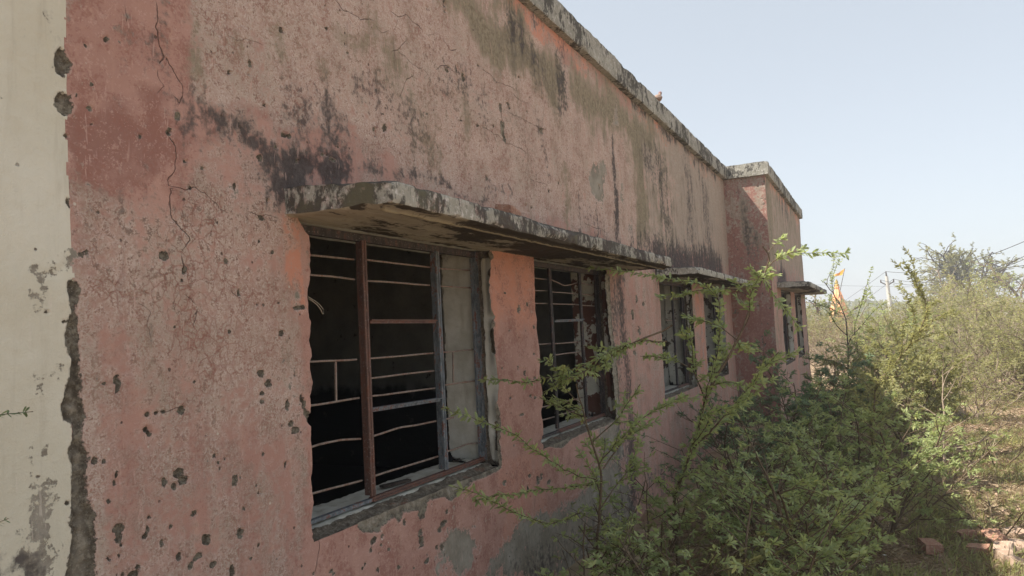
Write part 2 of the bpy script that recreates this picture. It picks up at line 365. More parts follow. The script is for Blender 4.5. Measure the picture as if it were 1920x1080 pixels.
for s in "437,352,13,27;438,385,6,16;389,360,10,10;557,470,6,7;588,468,9,8;612,466,16,4;682,456,15,17;550,528,11,14;563,546,10,12;1055,174,14,14;1045,57,6,6;964,63,5,6;860,163,7,7;980,320,15,16;1010,355,12,13;985,390,8,10;987,427,7,12;1080,430,6,22;1106,330,6,14;1090,505,11,13;1108,532,15,14;1059,514,5,6;896,12,7,15;657,142,6,7;240,133,5,10;171,90,4,10;730,348,4,6;355,642,9,17;392,650,7,7;822,655,6,10;824,678,7,9;882,722,13,23;617,728,11,19;674,695,18,20;690,725,22,18;655,745,14,16;430,730,10,17;437,700,5,16;408,803,6,13;446,905,19,26;440,935,16,24;550,900,9,16;540,928,12,14;605,957,10,15;900,917,13,22;772,940,15,20;762,928,10,8;728,845,11,15;642,900,4,13;915,827,7,9;959,744,6,7;972,770,6,6;1072,657,6,13;966,962,7,8;670,1003,9,15;738,1008,20,19;710,1040,11,14;797,1035,13,13;500,1072,20,14;517,1045,10,8;457,1074,10,10;868,1050,8,27;451,962,5,6;408,1016,4,6;447,1002,4,5;248,805,4,7;990,622,4,5;808,625,7,9;940,1015,6,10;1115,75,13,10;1135,72,10,9;1240,1060,8,8;845,640,4,6;600,800,4,5;560,858,6,6".split(';'):
    a_ = [float(k) for k in s.split(',')]; CHIPS.append((a_[0]/2, 540+a_[1]/2, a_[2]/2, a_[3]/2))
for s in "108,172,8,10;238,322,8,9;222,265,6,6;222,410,6,6;452,697,8,9;462,780,12,28;400,800,7,25;405,828,6,10;183,908,6,9;845,432,12,13;855,410,20,7;1040,402,6,7;1290,474,7,10;1220,632,7,10;1230,657,6,12;1130,775,7,12;1030,770,10,12;1175,660,8,35;1187,790,11,60;1180,700,5,40;1197,840,7,30;905,425,6,28;945,480,16,28;830,25,8,40;833,65,6,22;1340,685,6,8;1355,597,5,6;1425,800,9,25;1437,640,4,30;150,980,14,12;105,950,8,10;85,940,6,9;1432,605,5,12;722,695,7,8;932,740,5,8;725,50,8,18;100,35,6,5".split(';'):
    a_ = [float(k) for k in s.split(',')]; CHIPS.append((580+a_[0]/3.27, a_[1]/3.27, a_[2]/3.27, a_[3]/3.27))
for s in "302,135,9,26;652,375,8,16;350,235,5,9;870,185,7,22;795,245,6,18;605,350,4,14;668,210,3,28;930,355,5,9;1195,210,5,28".split(';'):
    a_ = [float(k) for k in s.split(',')]; CHIPS.append((840+a_[0]/4.17, 300+a_[1]/4.17, a_[2]/4.17, a_[3]/4.17))
# round the sills and the piers (crop of 560,880 at 4.8)
for s in "685,645,30,36;650,730,18,26;763,600,14,22;755,675,10,20;735,745,8,14;960,475,15,36;910,430,16,36;1130,350,26,40;1100,410,24,40;1100,580,22,40;1105,660,28,60;1290,700,20,40;1300,480,30,26;1270,530,16,30;1335,370,13,22;1190,330,7,40;570,885,14,18;600,850,12,18;720,905,14,32;1160,815,20,26;1315,770,9,26;905,880,10,20;1040,890,9,16;820,718,14,8;1635,220,10,20;1805,300,9,20;1710,270,11,22;1880,310,9,16;1240,700,14,24;1400,540,9,14;310,935,9,18;135,940,12,22;1160,760,9,18".split(';'):
    a_ = [float(k) for k in s.split(',')]; CHIPS.append((560+a_[0]/4.8, 880+a_[1]/4.8, a_[2]/4.8, a_[3]/4.8))
for s in "979,432,3,6;972,448,2,3;948,548,3,3;935,560,2,3;985,700,3,7;990,712,4,3;973,690,2,7;1001,612,2,4;1002,664,2,3;1003,710,2,4;996,742,2,5;1004,745,2,4;979,777,5,3;975,580,3,9;991,571,2,5;957,620,2,3;946,905,3,6;993,893,3,5;1008,902,4,9;990,915,2,6;1015,895,3,7;1030,905,3,6;933,652,2,4;960,745,2,3;943,690,2,3;965,835,2,4;1188,590,3,12;1200,620,3,9;1195,560,2,9;1190,660,3,7;1208,570,2,6;1215,640,2,8;1170,480,3,6".split(';'):
    CHIPS.append(tuple(float(k) for k in s.split(',')))
CRACKS = [([(288, 0), (292, 30), (294, 55), (298, 80), (308, 100), (302, 118)], 14), ([(298, 80), (308, 100), (318, 120), (330, 138), (341, 160), (341, 182), (333, 196), (320, 178)], 7),
    ([(300, 125), (303, 150), (306, 162), (290, 182)], 5), ([(311, 255), (318, 270), (324, 290), (326, 315), (318, 328), (312, 342), (317, 360), (320, 385), (330, 410), (346, 432), (358, 445), (355, 455), (340, 470)], 8),
    ([(339, 470), (340, 480), (345, 503), (353, 520)], 8), ([(356, 598), (368, 585), (362, 605), (357, 620)], 6), ([(315, 348), (340, 355), (358, 350), (378, 360), (398, 378), (420, 392), (432, 398)], 6),
    ([(462, 400), (478, 406), (487, 410), (495, 400)], 7), ([(489, 410), (510, 402), (530, 415)], 4), ([(340, 545), (355, 560), (368, 575)], 4), ([(345, 762), (330, 770), (312, 774), (298, 775)], 5),
    ([(624, 0), (641, 14), (660, 23), (675, 38), (690, 34), (702, 37)], 8), ([(700, 45), (710, 58), (718, 64), (730, 56)], 8), ([(730, 20), (745, 29), (763, 27), (776, 40), (786, 46), (795, 56)], 9),
    ([(745, 30), (742, 48), (738, 60)], 5), ([(763, 73), (752, 88), (745, 97), (734, 104)], 8), ([(747, 98), (762, 106), (776, 119), (790, 131), (798, 132), (806, 140)], 7), ([(791, 131), (787, 148)], 5),
    ([(776, 144), (765, 147), (758, 155), (750, 172), (747, 190)], 6), ([(818, 131), (832, 126), (840, 123), (846, 130), (852, 131)], 7), ([(818, 131), (812, 145)], 4), ([(831, 73), (838, 84), (846, 95), (856, 91)], 7),
    ([(815, 40), (814, 90), (812, 110), (818, 130)], 4), ([(800, 62), (812, 66), (818, 78)], 4), ([(1022, 187), (1019, 210), (1016, 235), (1014, 251)], 7), ([(905, 132), (920, 140), (932, 152), (945, 158), (965, 165)], 5),
    ([(948, 205), (965, 215), (985, 225), (1005, 236), (1022, 244)], 4), ([(905, 240), (918, 248), (932, 254), (946, 265), (965, 275), (985, 282)], 4), ([(840, 150), (852, 158), (864, 172), (880, 178)], 3),
    ([(958, 172), (972, 185), (982, 190), (1000, 200)], 3), ([(980, 322), (996, 335), (1012, 342), (1030, 350)], 3), ([(1000, 336), (1000, 355)], 4), ([(1096, 415), (1110, 425), (1124, 428), (1140, 436)], 4),
    ([(230, 0), (240, 30), (236, 50)], 3), ([(420, 60), (450, 75), (480, 80), (500, 90)], 3), ([(640, 480), (600, 520)], 2), ([(250, 560), (280, 580), (275, 610), (290, 640)], 3), ([(330, 540), (320, 570), (335, 600)], 3), ([(395, 380), (402, 420), (390, 450)], 3),
    ([(430, 540), (455, 560), (450, 590), (470, 610)], 3), ([(1060, 430), (1052, 470)], 3), ([(595, 1008), (597, 1040), (594, 1080)], 8), ([(1009, 905), (1003, 935), (1001, 960)], 4), ([(975, 955), (985, 990), (990, 1020)], 3)]
STRIP = [(135, 523), (150, 537), (142, 585), (147, 625), (150, 685), (154, 720), (153, 745), (162, 764), (162, 787), (155, 805), (152, 822), (159, 838), (168, 852), (160, 884), (165, 897), (162, 940), (177, 967), (180, 1020), (178, 1090), (176, 1200), (110, 1200), (122, 1080), (130, 1020), (130, 960), (133, 927), (132, 880), (125, 852), (133, 827), (132, 797), (115, 788), (113, 757), (127, 715), (131, 670), (117, 630), (132, 585), (122, 550), (123, 530)]
HOLE1 = [(111, 87), (124, 95), (129, 108), (138, 118), (133, 130), (118, 146), (106, 134), (100, 118), (102, 102)]
HOLE2 = [(115, 168), (126, 175), (136, 180), (137, 190), (145, 204), (135, 212), (124, 219), (110, 210), (103, 197), (107, 180)]
SILL1 = [(583, 1010), (594, 1008), (625, 992), (668, 974), (672, 990), (680, 997), (695, 1001), (714, 999), (716, 989), (722, 984), (743, 970), (748, 980), (754, 978), (758, 961), (785, 957), (787, 975), (796, 972), (800, 948), (804, 940), (831, 930), (845, 940), (868, 922), (893, 901), (914, 892), (930, 886), (941, 877), (939, 828), (941, 796), (936, 763), (934, 740), (937, 722), (932, 700), (929, 661), (925, 624), (928, 606), (929, 594), (921, 581), (921, 553), (918, 500), (926, 483), (924, 470), (905, 470), (905, 700), (905, 858), (590, 975)]
LJ1 = [(560, 730), (567, 742), (573, 750), (576, 765), (583, 775), (584, 800), (581, 800), (573, 790), (568, 770)]
SILL2 = [(1013, 830), (1019, 835), (1030, 838), (1039, 840), (1051, 841), (1063, 833), (1070, 824), (1082, 819), (1092, 813), (1110, 808), (1135, 800), (1152, 790), (1165, 790), (1160, 700), (1152, 628), (1149, 590), (1147, 540), (1145, 514), (1120, 510), (1135, 776), (1019, 815)]
CEMS = [  # flaked patches down to grey cement: polygon px, strength
    [(835, 1080), (812, 1050), (830, 1010), (850, 985), (880, 980), (895, 990), (880, 1010), (900, 1030), (880, 1060), (870, 1090)], [(905, 1085), (925, 1050), (950, 1010), (985, 970), (1030, 960), (1080, 930), (1120, 880), (1150, 860), (1180, 900), (1200, 1000), (1180, 1090)],
    [(1107, 304), (1120, 300), (1133, 309), (1136, 348), (1132, 378), (1128, 393), (1118, 375), (1107, 345)], [(60, 500), (75, 496), (90, 505), (118, 488), (130, 492), (128, 520), (105, 545), (98, 530), (80, 532)], [(75, 545), (88, 540), (85, 560)],
    [(64, 845), (82, 840), (85, 865), (76, 875), (68, 900), (60, 870)], [(80, 890), (97, 885), (98, 960), (88, 965), (86, 915)], [(55, 700), (65, 700), (72, 735), (62, 730)], [(82, 985), (100, 980), (98, 1040), (90, 1080), (84, 1040)], [(105, 690), (111, 680), (108, 700)],
    [(40, 995), (70, 1010), (95, 1060), (60, 1080), (50, 1050)], [(545, 725), (556, 735), (570, 760), (575, 800), (566, 790), (556, 760)], [(550, 572), (568, 572), (568, 582), (552, 584)], [(1120, 800), (1160, 790), (1175, 860), (1130, 880)], [(435, 342), (440, 340), (446, 372), (432, 372)], [(1155, 200), (1160, 230), (1152, 235)],
    [(1162, 318), (1166, 320), (1170, 385), (1163, 372)], [(1178, 420), (1185, 420), (1184, 440), (1178, 450)]]
def crackdist(PX, PZ, pts):
    best = np.full(PX.shape, 1e9); sg = np.ones(PX.shape); wt = np.ones(PX.shape); n = len(pts)-1
    for i in range(n):
        x0, z0 = pts[i]; x1, z1 = pts[i+1]; ex, ez = x1-x0, z1-z0; L = ex*ex+ez*ez+1e-12
        tr = ((PX-x0)*ex+(PZ-z0)*ez)/L; tt = np.clip(tr, 0, 1); d = np.hypot(PX-x0-tt*ex, PZ-z0-tt*ez); k = d < best
        best[k] = d[k]; sg[k] = np.where((ex*(PZ-z0)-ez*(PX-x0)) > 0, 1., -1.)[k]
        w = np.ones(PX.shape); Lm = math.sqrt(L)
        if i == 0: w = np.clip(tr*Lm/.02, 0, 1)
        if i == n-1: w = np.minimum(w, np.clip((1-tr)*Lm/.03, 0, 1))
        wt[k] = w[k]
    return best*sg, wt
def soft(PX, PZ, pts, r, y=0.0):
    q = [W2(p, y) for p in pts]; d = polyd(PX, PZ, q, False); return np.exp(-(d/r)**2)

def wall_fields(X_, Z_, Y0=0.0, feat=True):
    A = {k: np.zeros_like(X_) for k in ('pale', 'wash', 'olive', 'black', 'cement', 'salmon', 'chip', 'crack', 'redwash', 'tan', 'crk')}
    A['chip'][:] = -1.0; A['crackd'] = np.full(X_.shape, .03)
    far = sstep(X_, 5.0, 9.0)
    wx = X_+(fbm(X_*3, 0, Z_*3, 5)-.5)*.25; wz = Z_+(fbm(X_*3, 9, Z_*3, 6)-.5)*.3
    if Y0 == 0.0:
        # px-like guide areas in metres on the wall
        pale = .53+.14*(fbm(X_*1.2, 0, Z_*1.2, 3)-.5)*2
        pale = pale + .16*np.exp(-((wx-3.6)/1.3)**2-((wz-3.0)/.7)**2) + .13*np.exp(-((wx-1.75)/.42)**2-((wz-1.75)/.3)**2) + .08*np.exp(-((wx-4.8)/1.2)**2-((wz-2.5)/.35)**2)
        pale = pale - .42*np.exp(-((wx-1.42)/.28)**2-((wz-2.25)/.42)**2) - .22*np.exp(-((wx-1.75)/.35)**2-((wz-1.0)/.22)**2)
        under = sstep(wx, 2.2, 2.45)*sstep(-wz, -2.15, -2.05)*(1-sstep(wx, 4.6, 5.4))
        pale = pale - .40*under
        A['pale'] = pale + .05*far
        A['wash'] = .62*np.exp(-((wx-1.45)/.3)**2-((wz-2.15)/.42)**2) + .35*np.exp(-((wx-2.1)/.3)**2-((wz-2.55)/.25)**2)+.2*np.exp(-((wx-1.9)/.4)**2-((wz-2.9)/.3)**2) + .25*np.exp(-((wx-2.3)/.5)**2-((wz-.75)/.2)**2)
        s = sstep(-np.abs(wx-4.13), -.42, -.30)*sstep(-wz, -2.2, -2.07)*(.28+.62*sstep(wz, 1.45, 2.05))
        s = s + .85*sstep(wz, 3.50, 3.66)*(1-sstep(np.abs(fbm(X_*.8, 1, 0, 8)-.5), .16, .25))
        s = s + .75*sstep(-np.abs(wx-2.22), -.09, -.04)*sstep(-wz, -2.12, -2.05)*sstep(wz, 1.5, 1.9)
        s = s + .2*sstep(wx, 2.2, 2.5)*sstep(-wz, -.95, -.85)*(1-sstep(wx, 4.2, 5.0))+.8*np.exp(-((X_-9.4)/.4)**2)*sstep(-wz, -2.2, -2.0)
        A['salmon'] = s + .3*np.exp(-((wx-4.6)/.8)**2-((wz-3.25)/.25)**2)
        A['redwash'] = .35*np.exp(-((wx-3.7)/1.0)**2-((Z_-.62)/.16)**2)+.12+.22*far*sstep(-Z_, -2.3, -1.9)+.12*np.exp(-((wx-5.9)/.35)**2)
        A['tan'] = .55*np.exp(-((wx-6.2)/1.7)**2-((wz-3.45)/.30)**2)+.40*sstep(wx, 6.5, 8.5)*sstep(wz, 2.3, 2.6) + .28*np.exp(-((wx-4.1)/.6)**2-((wz-3.65)/.3)**2)
        def region(poly, e=.10, nz=.35):
            q = [W2(p) for p in poly]; n_ = (fbm(X_*5, 2, Z_*5, 61, 4)-.5)
            return sstep(polyd(X_+(fbm(X_*7, 1, Z_*7, 62, 3)-.5)*.1, Z_, q, True)+n_*nz, -e, e)
        up = region([(343, -150), (700, -200), (1400, 400), (1240, 480), (1000, 400), (760, 325), (640, 235), (560, 225), (440, 215), (350, 195)], .05, .25)
        lo = region([(190, 390), (330, 400), (530, 350), (545, 600), (530, 760), (420, 800), (300, 720), (200, 640)], .14)
        lm = region([(150, 1100), (160, 820), (300, 820), (560, 900), (560, 1100)], .12)
        A['pale'] = np.clip(.45+.12*(fbm(X_*1.5, 4, Z_*1.5, 63)-.5) + .34*up + .24*lo + .05*lm - .55*under*(1-lo) - .40*region([(122, -150), (343, -150), (350, 180), (430, 235), (330, 350), (330, 385), (125, 380)], .05, .3), 0, 1)
        A['crk'] = np.clip(.25+.75*lo+.35*up+.2*lm-.9*under, 0, 1)
        A['wash'] = .62*region([(128, 250), (250, 180), (345, 190), (430, 240), (540, 262), (470, 290), (340, 320), (335, 385), (130, 375)], .12, .4) + .25*region([(122, -150), (343, -150), (345, 200), (125, 260)], .05)
        A['wash'] = A['wash'] + .55*soft(wx, wz, [(420, 190), (560, 225), (660, 245)], .07) + .4*soft(wx, wz, [(700, 175), (740, 200)], .06)+.35*soft(wx, wz, [(350, 120), (520, 160)], .05)
        A['tan'] = np.clip(A['tan']+.48*sstep(wx, 6.4, 7.2)*sstep(wz, 2.25, 2.5)*(1-.8*soft(X_, wz, [(1240, 290), (1250, 350)], .45)), 0, 1)
        if feat:
            o = .95*soft(wx, wz, [(840, -60), (905, 55), (950, 85), (1000, 115), (1040, 145)], .17)
            o = np.maximum(o, .8*soft(wx, wz, [(1144, 192), (1178, 238), (1195, 272), (1203, 340), (1203, 430)], .26))
            o = np.maximum(o, .75*soft(wx, wz, [(1084, 168), (1144, 200), (1220, 255)], .2))
            o = np.maximum(o, .45*soft(wx, wz, [(1060, 320), (1064, 430)], .09)); o = np.maximum(o, .6*soft(wx, wz, [(930, 0), (985, 60)], .13))
            o = np.maximum(o, .42*soft(wx, wz, [(1240, 300), (1250, 430)], .5))
            o = np.maximum(o, .42*soft(wx, wz, [(740, 165), (800, 215), (800, 260)], .2))
            for pl, st_, rr_ in (([(640, 60), (700, 40)], .38, .13), ([(740, 120), (770, 190)], .42, .13), ([(480, 50), (520, 80)], .34, .10), ([(355, 60), (365, 130)], .42, .04), ([(860, 190), (880, 250)], .3, .13), ([(560, 120), (600, 150)], .25, .12)): o = np.maximum(o, st_*soft(wx, wz, pl, rr_))
            o = np.maximum(o, .7*soft(wx, wz, [(1155, 760), (1150, 900)], .13))
            A['olive'] = o*1.1
            b = .95*soft(wx, wz, [(535, 345), (545, 322), (590, 312), (665, 326)], .115)
            b = np.maximum(b, .72*soft(wx, wz, [(520, 330), (505, 295), (460, 265)], .06))
            b = np.maximum(b, .55*soft(wx, wz, [(600, 300), (640, 260), (560, 225)], .15))
            b = np.maximum(b, .5*soft(wx, wz, [(520, 350), (524, 400)], .03)); b = np.maximum(b, .55*soft(wx, wz, [(1052, 60), (1052, 170)], .2))
            b = np.maximum(b, .78*soft(X_+(wx-X_)*.25, wz, [(1149, 258), (1151, 300), (1154, 380), (1157, 450)], .05+.05*sstep(-wz, -3.1, -2.4)))
            b = np.maximum(b, .74*soft(X_+(wx-X_)*.3, wz, [(1163, 512), (1168, 600), (1176, 700), (1184, 850), (1190, 950)], .13))
            b = np.maximum(b, .42*soft(X_, wz, [(1150, 520), (1160, 700), (1170, 850)], .28))
            b = np.maximum(b, .95*soft(wx, wz, [(1228, 478), (1262, 482), (1292, 485), (1350, 498)], .24)); b = np.maximum(b, .55*soft(wx, wz, [(1190, 455), (1225, 465)], .15))
            b = np.maximum(b, .5*soft(wx, wz, [(1215, 300), (1240, 330), (1250, 400)], .42)); b = np.maximum(b, .42*soft(wx, wz, [(1014, 255), (1026, 330)], .09))
            b = np.maximum(b, .4*soft(wx, wz, [(1095, 400), (1140, 440)], .16)); b = np.maximum(b, .5*soft(wx, wz, [(20, 1050), (90, 1010), (110, 1075)], .05)); b = np.maximum(b, .25*np.exp(-((Z_-3.72)/.05)**2)+0*b)
            for pl, st_, rr_ in (([(700, 200), (790, 250)], .34, .2), ([(830, 120), (900, 200)], .30, .15), ([(960, 60), (1010, 130)], .42, .2), ([(1290, 330), (1300, 460)], .4, .35), ([(1320, 350), (1330, 480)], .38, .4), ([(300, 100), (350, 200)], .22, .12), ([(380, 230), (460, 265)], .42, .10), ([(230, 150), (250, 330)], .2, .15),
                                 ([(1060, 440), (1160, 470)], .5, .1), ([(850, 345), (960, 375)], .42, .05), ([(700, 322), (840, 345)], .40, .05), ([(1090, 60), (1140, 120), (1250, 240), (1340, 330)], .45, .10), ([(1000, 10), (1060, 60)], .35, .10)):
                b = np.maximum(b, 1.3*st_*soft(wx, wz, pl, rr_))
            b = np.maximum(b, .45*np.exp(-((Z_-.1)/.25)**2))
            A['black'] = b
            jit = (fbm(X_*45, 0, Z_*45, 21, 3)-.5); jit2 = (fbm(X_*16, 3, Z_*16, 22, 3)-.5); jit3 = (fbm(X_*9, 5, Z_*9, 23, 2)-.5)
            cem = np.full(X_.shape, 0.0)
            for pl in CEMS:
                q = [W2(p) for p in pl]; x0 = min(a[0] for a in q)-.25; x1 = max(a[0] for a in q)+.25; z0 = min(a[1] for a in q)-.25; z1 = max(a[1] for a in q)+.25
                m = (X_ > x0) & (X_ < x1) & (Z_ > z0) & (Z_ < z1)
                cem[m] = np.maximum(cem[m], np.clip(.42+polyd(X_[m]+jit[m]*.02+jit3[m]*.08, Z_[m]+jit2[m]*.06+jit3[m]*.1, q, True)/.16, 0, .8))
            A['cement'] = cem
            chip = A['chip']
            for cx, cy, rx, ry in CHIPS:
                a0, b0 = W2((cx, cy)); a1, _ = W2((cx+rx, cy)); _, b1 = W2((cx, cy+ry)); rx_ = max(abs(a1-a0), .006); rz_ = max(abs(b1-b0), .007)
                m = (np.abs(X_-a0) < rx_*2) & (np.abs(Z_-b0) < rz_*2)
                if not m.any(): continue
                f = 1-np.hypot((X_[m]-a0+jit[m]*rx_*1.3)/rx_, (Z_[m]-b0+jit2[m]*rz_*1.5)/rz_) + jit[m]*.6 + jit2[m]*.5
                chip[m] = np.maximum(chip[m], f*min(1, min(rx_, rz_)/.02+.3))
            for pl, wd in ((STRIP, .03), (HOLE1, .03), (HOLE2, .03), (SILL1, .025), (LJ1, .02), (SILL2, .025)):
                q = [W2(p) for p in pl]; x0 = min(a[0] for a in q)-.1; x1 = max(a[0] for a in q)+.1; z0 = min(a[1] for a in q)-.1; z1 = max(a[1] for a in q)+.1
                m = (X_ > x0) & (X_ < x1) & (Z_ > z0) & (Z_ < z1)
                chip[m] = np.maximum(chip[m], polyd(X_[m]+jit[m]*.012, Z_[m]+jit2[m]*.016, q, True)/wd)
            sq = [W2(p) for p in STRIP[:20]]; A['pale'] = np.clip(A['pale'] + .6*np.exp(-(np.abs(polyd(X_, Z_, sq, False))/(.018+.02*vn(Z_*9, 0, X_, 4)))**2), 0, 1.1)
            for pts, w in CRACKS:
                q = [W2(p) for p in pts]; x0 = min(a[0] for a in q)-.06; x1 = max(a[0] for a in q)+.06; z0 = min(a[1] for a in q)-.06; z1 = max(a[1] for a in q)+.06
                m = (X_ > x0) & (X_ < x1) & (Z_ > z0) & (Z_ < z1)
                if not m.any(): continue
                ww = w*.055*max(1, (q[0][0])/2.6)
                sd, wt = crackdist(X_[m]+jit[m]*.018+jit3[m]*.03, Z_[m]+jit2[m]*.03+jit[m]*.01, q)
                nearer = np.abs(sd) < np.abs(A['crackd'][m]); tmp = A['crackd'][m]; tmp[nearer] = sd[nearer]; A['crackd'][m] = tmp
                val = wt*min(1.6, ww)*(1-sstep(np.abs(sd), .014, .024))*(.6+.8*vn(X_[m]*14, 0, Z_[m]*14, 9)); tmp = A['crack'][m]; tmp[nearer] = val[nearer]; A['crack'][m] = tmp
    else:
        A['pale'] = .45+0*X_; A['redwash'] = .25+0*X_; A['tan'] = .62*sstep(Z_, 2.2, 2.7)*(1-sstep(Z_, 3.5, 3.7)*.4)+.25
        A['salmon'] = .8*sstep(wz, 3.52, 3.66)+.75*np.exp(-((X_-14.85)/.32)**2)*sstep(-Z_, -2.15, -2.05)
        A['black'] = np.maximum(.95*np.exp(-((X_-13.2)/.9)**2)*np.exp(-((wz-2.3)/.16)**2), .8*sstep(X_, 17.25, 17.45)*sstep(-wz, -2.3, -2.0))
        A['black'] = np.maximum(A['black'], .5*np.exp(-((X_-17.5)/.15)**2))
        A['olive'] = .35*np.exp(-((X_-12.1)/.4)**2)+.38*sstep(Z_, 2.2, 2.8); A['black'] = np.maximum(A['black'], .42*sstep(Z_, 2.9, 3.6)*(.4+vn(X_*1.3, 0, 0, 12)))
    return A

# ------------------------------------------------------------------ building
B = empty('derelict_building', (6, 0, 0)); B_off = np.array([6.0, 0, 0])
tag(B, 'long single storey derelict building with peeling pink plaster and empty windows', 'building')
def bpart(name, V, Fc, mat, smooth=True, attrs=None, fmat=None, parent=None):
    o = mesh_np(name, V, Fc, mat, parent or B, smooth, attrs, fmat)
    if parent is None: o.matrix_parent_inverse = Matrix.Translation((-6, 0, 0))
    else: pass
    return o

ZS, ZT, ZSOF = 0.86, 3.752, 2.08
def edge_curve(pts, y=0.0):
    q = sorted([(at(a, b, 'y', y)[2], at(a, b, 'y', y)[0]) for a, b in pts]); return np.array([a for a, _ in q]), np.array([b for _, b in q])
EL1 = edge_curve([(559, 414), (570, 433), (578.5, 442), (580.6, 478), (580, 513), (575.6, 546), (577.6, 596), (581, 601), (582, 621), (579, 640), (584, 656), (581, 686), (585, 719), (581, 743), (583, 780), (581, 820), (585, 860), (583, 900), (587, 940), (582, 975), (586, 1005)])
ER1 = edge_curve([(919, 470), (921, 500), (918, 520), (921, 581), (929, 594), (925, 606), (925, 624), (929, 661), (934, 700), (937, 722), (934, 763), (938, 796), (936, 828), (938, 870), (930, 885)])
EL2 = edge_curve([(1000, 485), (1003, 540), (1004, 585), (1007, 600), (1005, 615), (1009, 640), (1011.6, 660), (1010.6, 701), (1016.7, 738), (1017.7, 754), (1013.6, 772), (1018, 799), (1018.7, 835)])
ER2 = (np.array([.8, 2.1]), np.array([5.95, 5.90]))
def clampc(c, m, w): return (c[0], np.clip(c[1], m-w, m+w))
OPEN = [dict(xl=2.275, xr=3.845, L=clampc(EL1, 2.275, .035), R=clampc(ER1, 3.845, .035)), dict(xl=4.44, xr=5.93, L=clampc(EL2, 4.44, .03), R=ER2),
        dict(xl=7.53, xr=9.07, L=None, R=None), dict(xl=9.70, xr=11.12, L=None, R=None)]
def xedge(c, m, z, s):
    if c is not None: return np.interp(z, c[0], c[1]) + (fbm(z*40, s, 0, s, 3)-.5)*.012
    return m + (fbm(z*9, s, 0, s, 4)-.5)*.035

def build_wall(Y0, xs, zs, opens, zt):
    nx, nz = len(xs), len(zs)
    Xg, Zg = np.meshgrid(xs, zs, indexing='ij'); Xg = Xg.copy(); Zg = Zg.copy()
    rem = np.zeros((nx-1, nz-1), bool); edges = []
    kb = int(np.argmin(abs(zs-ZS))); kt = int(np.argmin(abs(zs-zt)))
    for n, o in enumerate(opens):
        iL = int(np.argmin(abs(xs-o['xl']))); iR = int(np.argmin(abs(xs-o['xr'])))
        for i0, c, m, s in ((iL, o['L'], o['xl'], 3+n), (iR, o['R'], o['xr'], 13+n)):
            tgt = xedge(c, m, zs, s) - xs[i0]
            fade = np.clip(1-np.maximum(0, np.maximum(zs[kb]-.04-zs, zs-zs[kt]))/.08, 0, 1)
            wn_ = 9
            for di in range(-wn_, wn_+1):
                if 0 <= i0+di < nx: Xg[i0+di] += tgt*fade*(1-abs(di)/(wn_+1))
        rem[iL:iR, kb:kt] = True
        edges.append((iL, iR, kb, kt))
    return Xg, Zg, rem, edges

def coords(a, b, f):
    o = [a]
    while o[-1] < b: o.append(o[-1]+f(o[-1]))
    o = np.array(o); return a+(o-a)*(b-a)/(o[-1]-a)
def segs(pts, f): return np.concatenate([coords(pts[i], pts[i+1], f)[:-1] for i in range(len(pts)-1)]+[[pts[-1]]])
XB, YB, XE = 11.75, -0.60, 17.5
xs = segs([-1.5, 2.275, 3.845, 4.44, 5.93, 7.53, 9.07, 9.70, 11.12, XB], lambda x: .03 if x < .7 else min(.04, .0050*(x*x+3.8)/6.65*1.15+.0012))
zs = segs([-.15, .45, ZS, ZSOF, 2.6, ZT], lambda z: .02 if z < .45 else .0062)
Xg, Zg, rem, edges = build_wall(0, xs, zs, OPEN, ZSOF)
A = wall_fields(Xg, Zg)
chipf = A['chip']; depth = sstep(chipf, -.02, .38)
relief = (fbm(Xg*55, 0, Zg*55, 31, 3)-.5)*.016
Yg = depth*(.009+.008*vn(Xg*8, 0, Zg*8, 33)) + relief*sstep(chipf, 0, .3) + (fbm(Xg*2.2, 0, Zg*2.2, 40, 3)-.5)*.016 + (fbm(Xg*14, 0, Zg*14, 41, 3)-.5)*.004
pl_ = A['pale']+(fbm(Xg*12, 0, Zg*12, 77, 3)-.5)
Yg = Yg + sstep(A['cement'], .44, .52)*.003 + (fbm(Xg*50, 5, Zg*50, 43, 2)-.5)*.002
lip = np.exp(-(chipf/.16)**2)*.002*(chipf > -.5); Yg = Yg-lip
V = np.stack([Xg, Yg, Zg], -1).reshape(-1, 3)
Q = gridf(len(xs), len(zs)).reshape(len(xs)-1, len(zs)-1, 4)
bnd_z, bnd_x = zip(*sorted([(W2(p)[1], W2(p)[0]) for p in [(120, -80), (122, 0), (124, 120), (125, 250), (128, 370), (131, 500), (133, 560), (128, 640), (133, 760), (136, 880), (138, 960), (140, 1080)]]))
bx = np.interp(Zg, bnd_z, bnd_x) + (fbm(Zg*20, 2, 0, 51, 3)-.5)*.012
creamv = Xg < bx
creamf = creamv[:-1, :-1] & ~rem; pinkf = ~creamv[:-1, :-1] & ~rem
def sub(name, fm, mat):
    q = Q[fm]; u, inv = np.unique(q, return_inverse=True)
    return bpart(name, V[u], inv.reshape(q.shape), mat, True, {k: a.reshape(-1)[u] for k, a in A.items()})
sub('wall', pinkf, M_WALL); sub('cream_wall', creamf, M_CREAM)

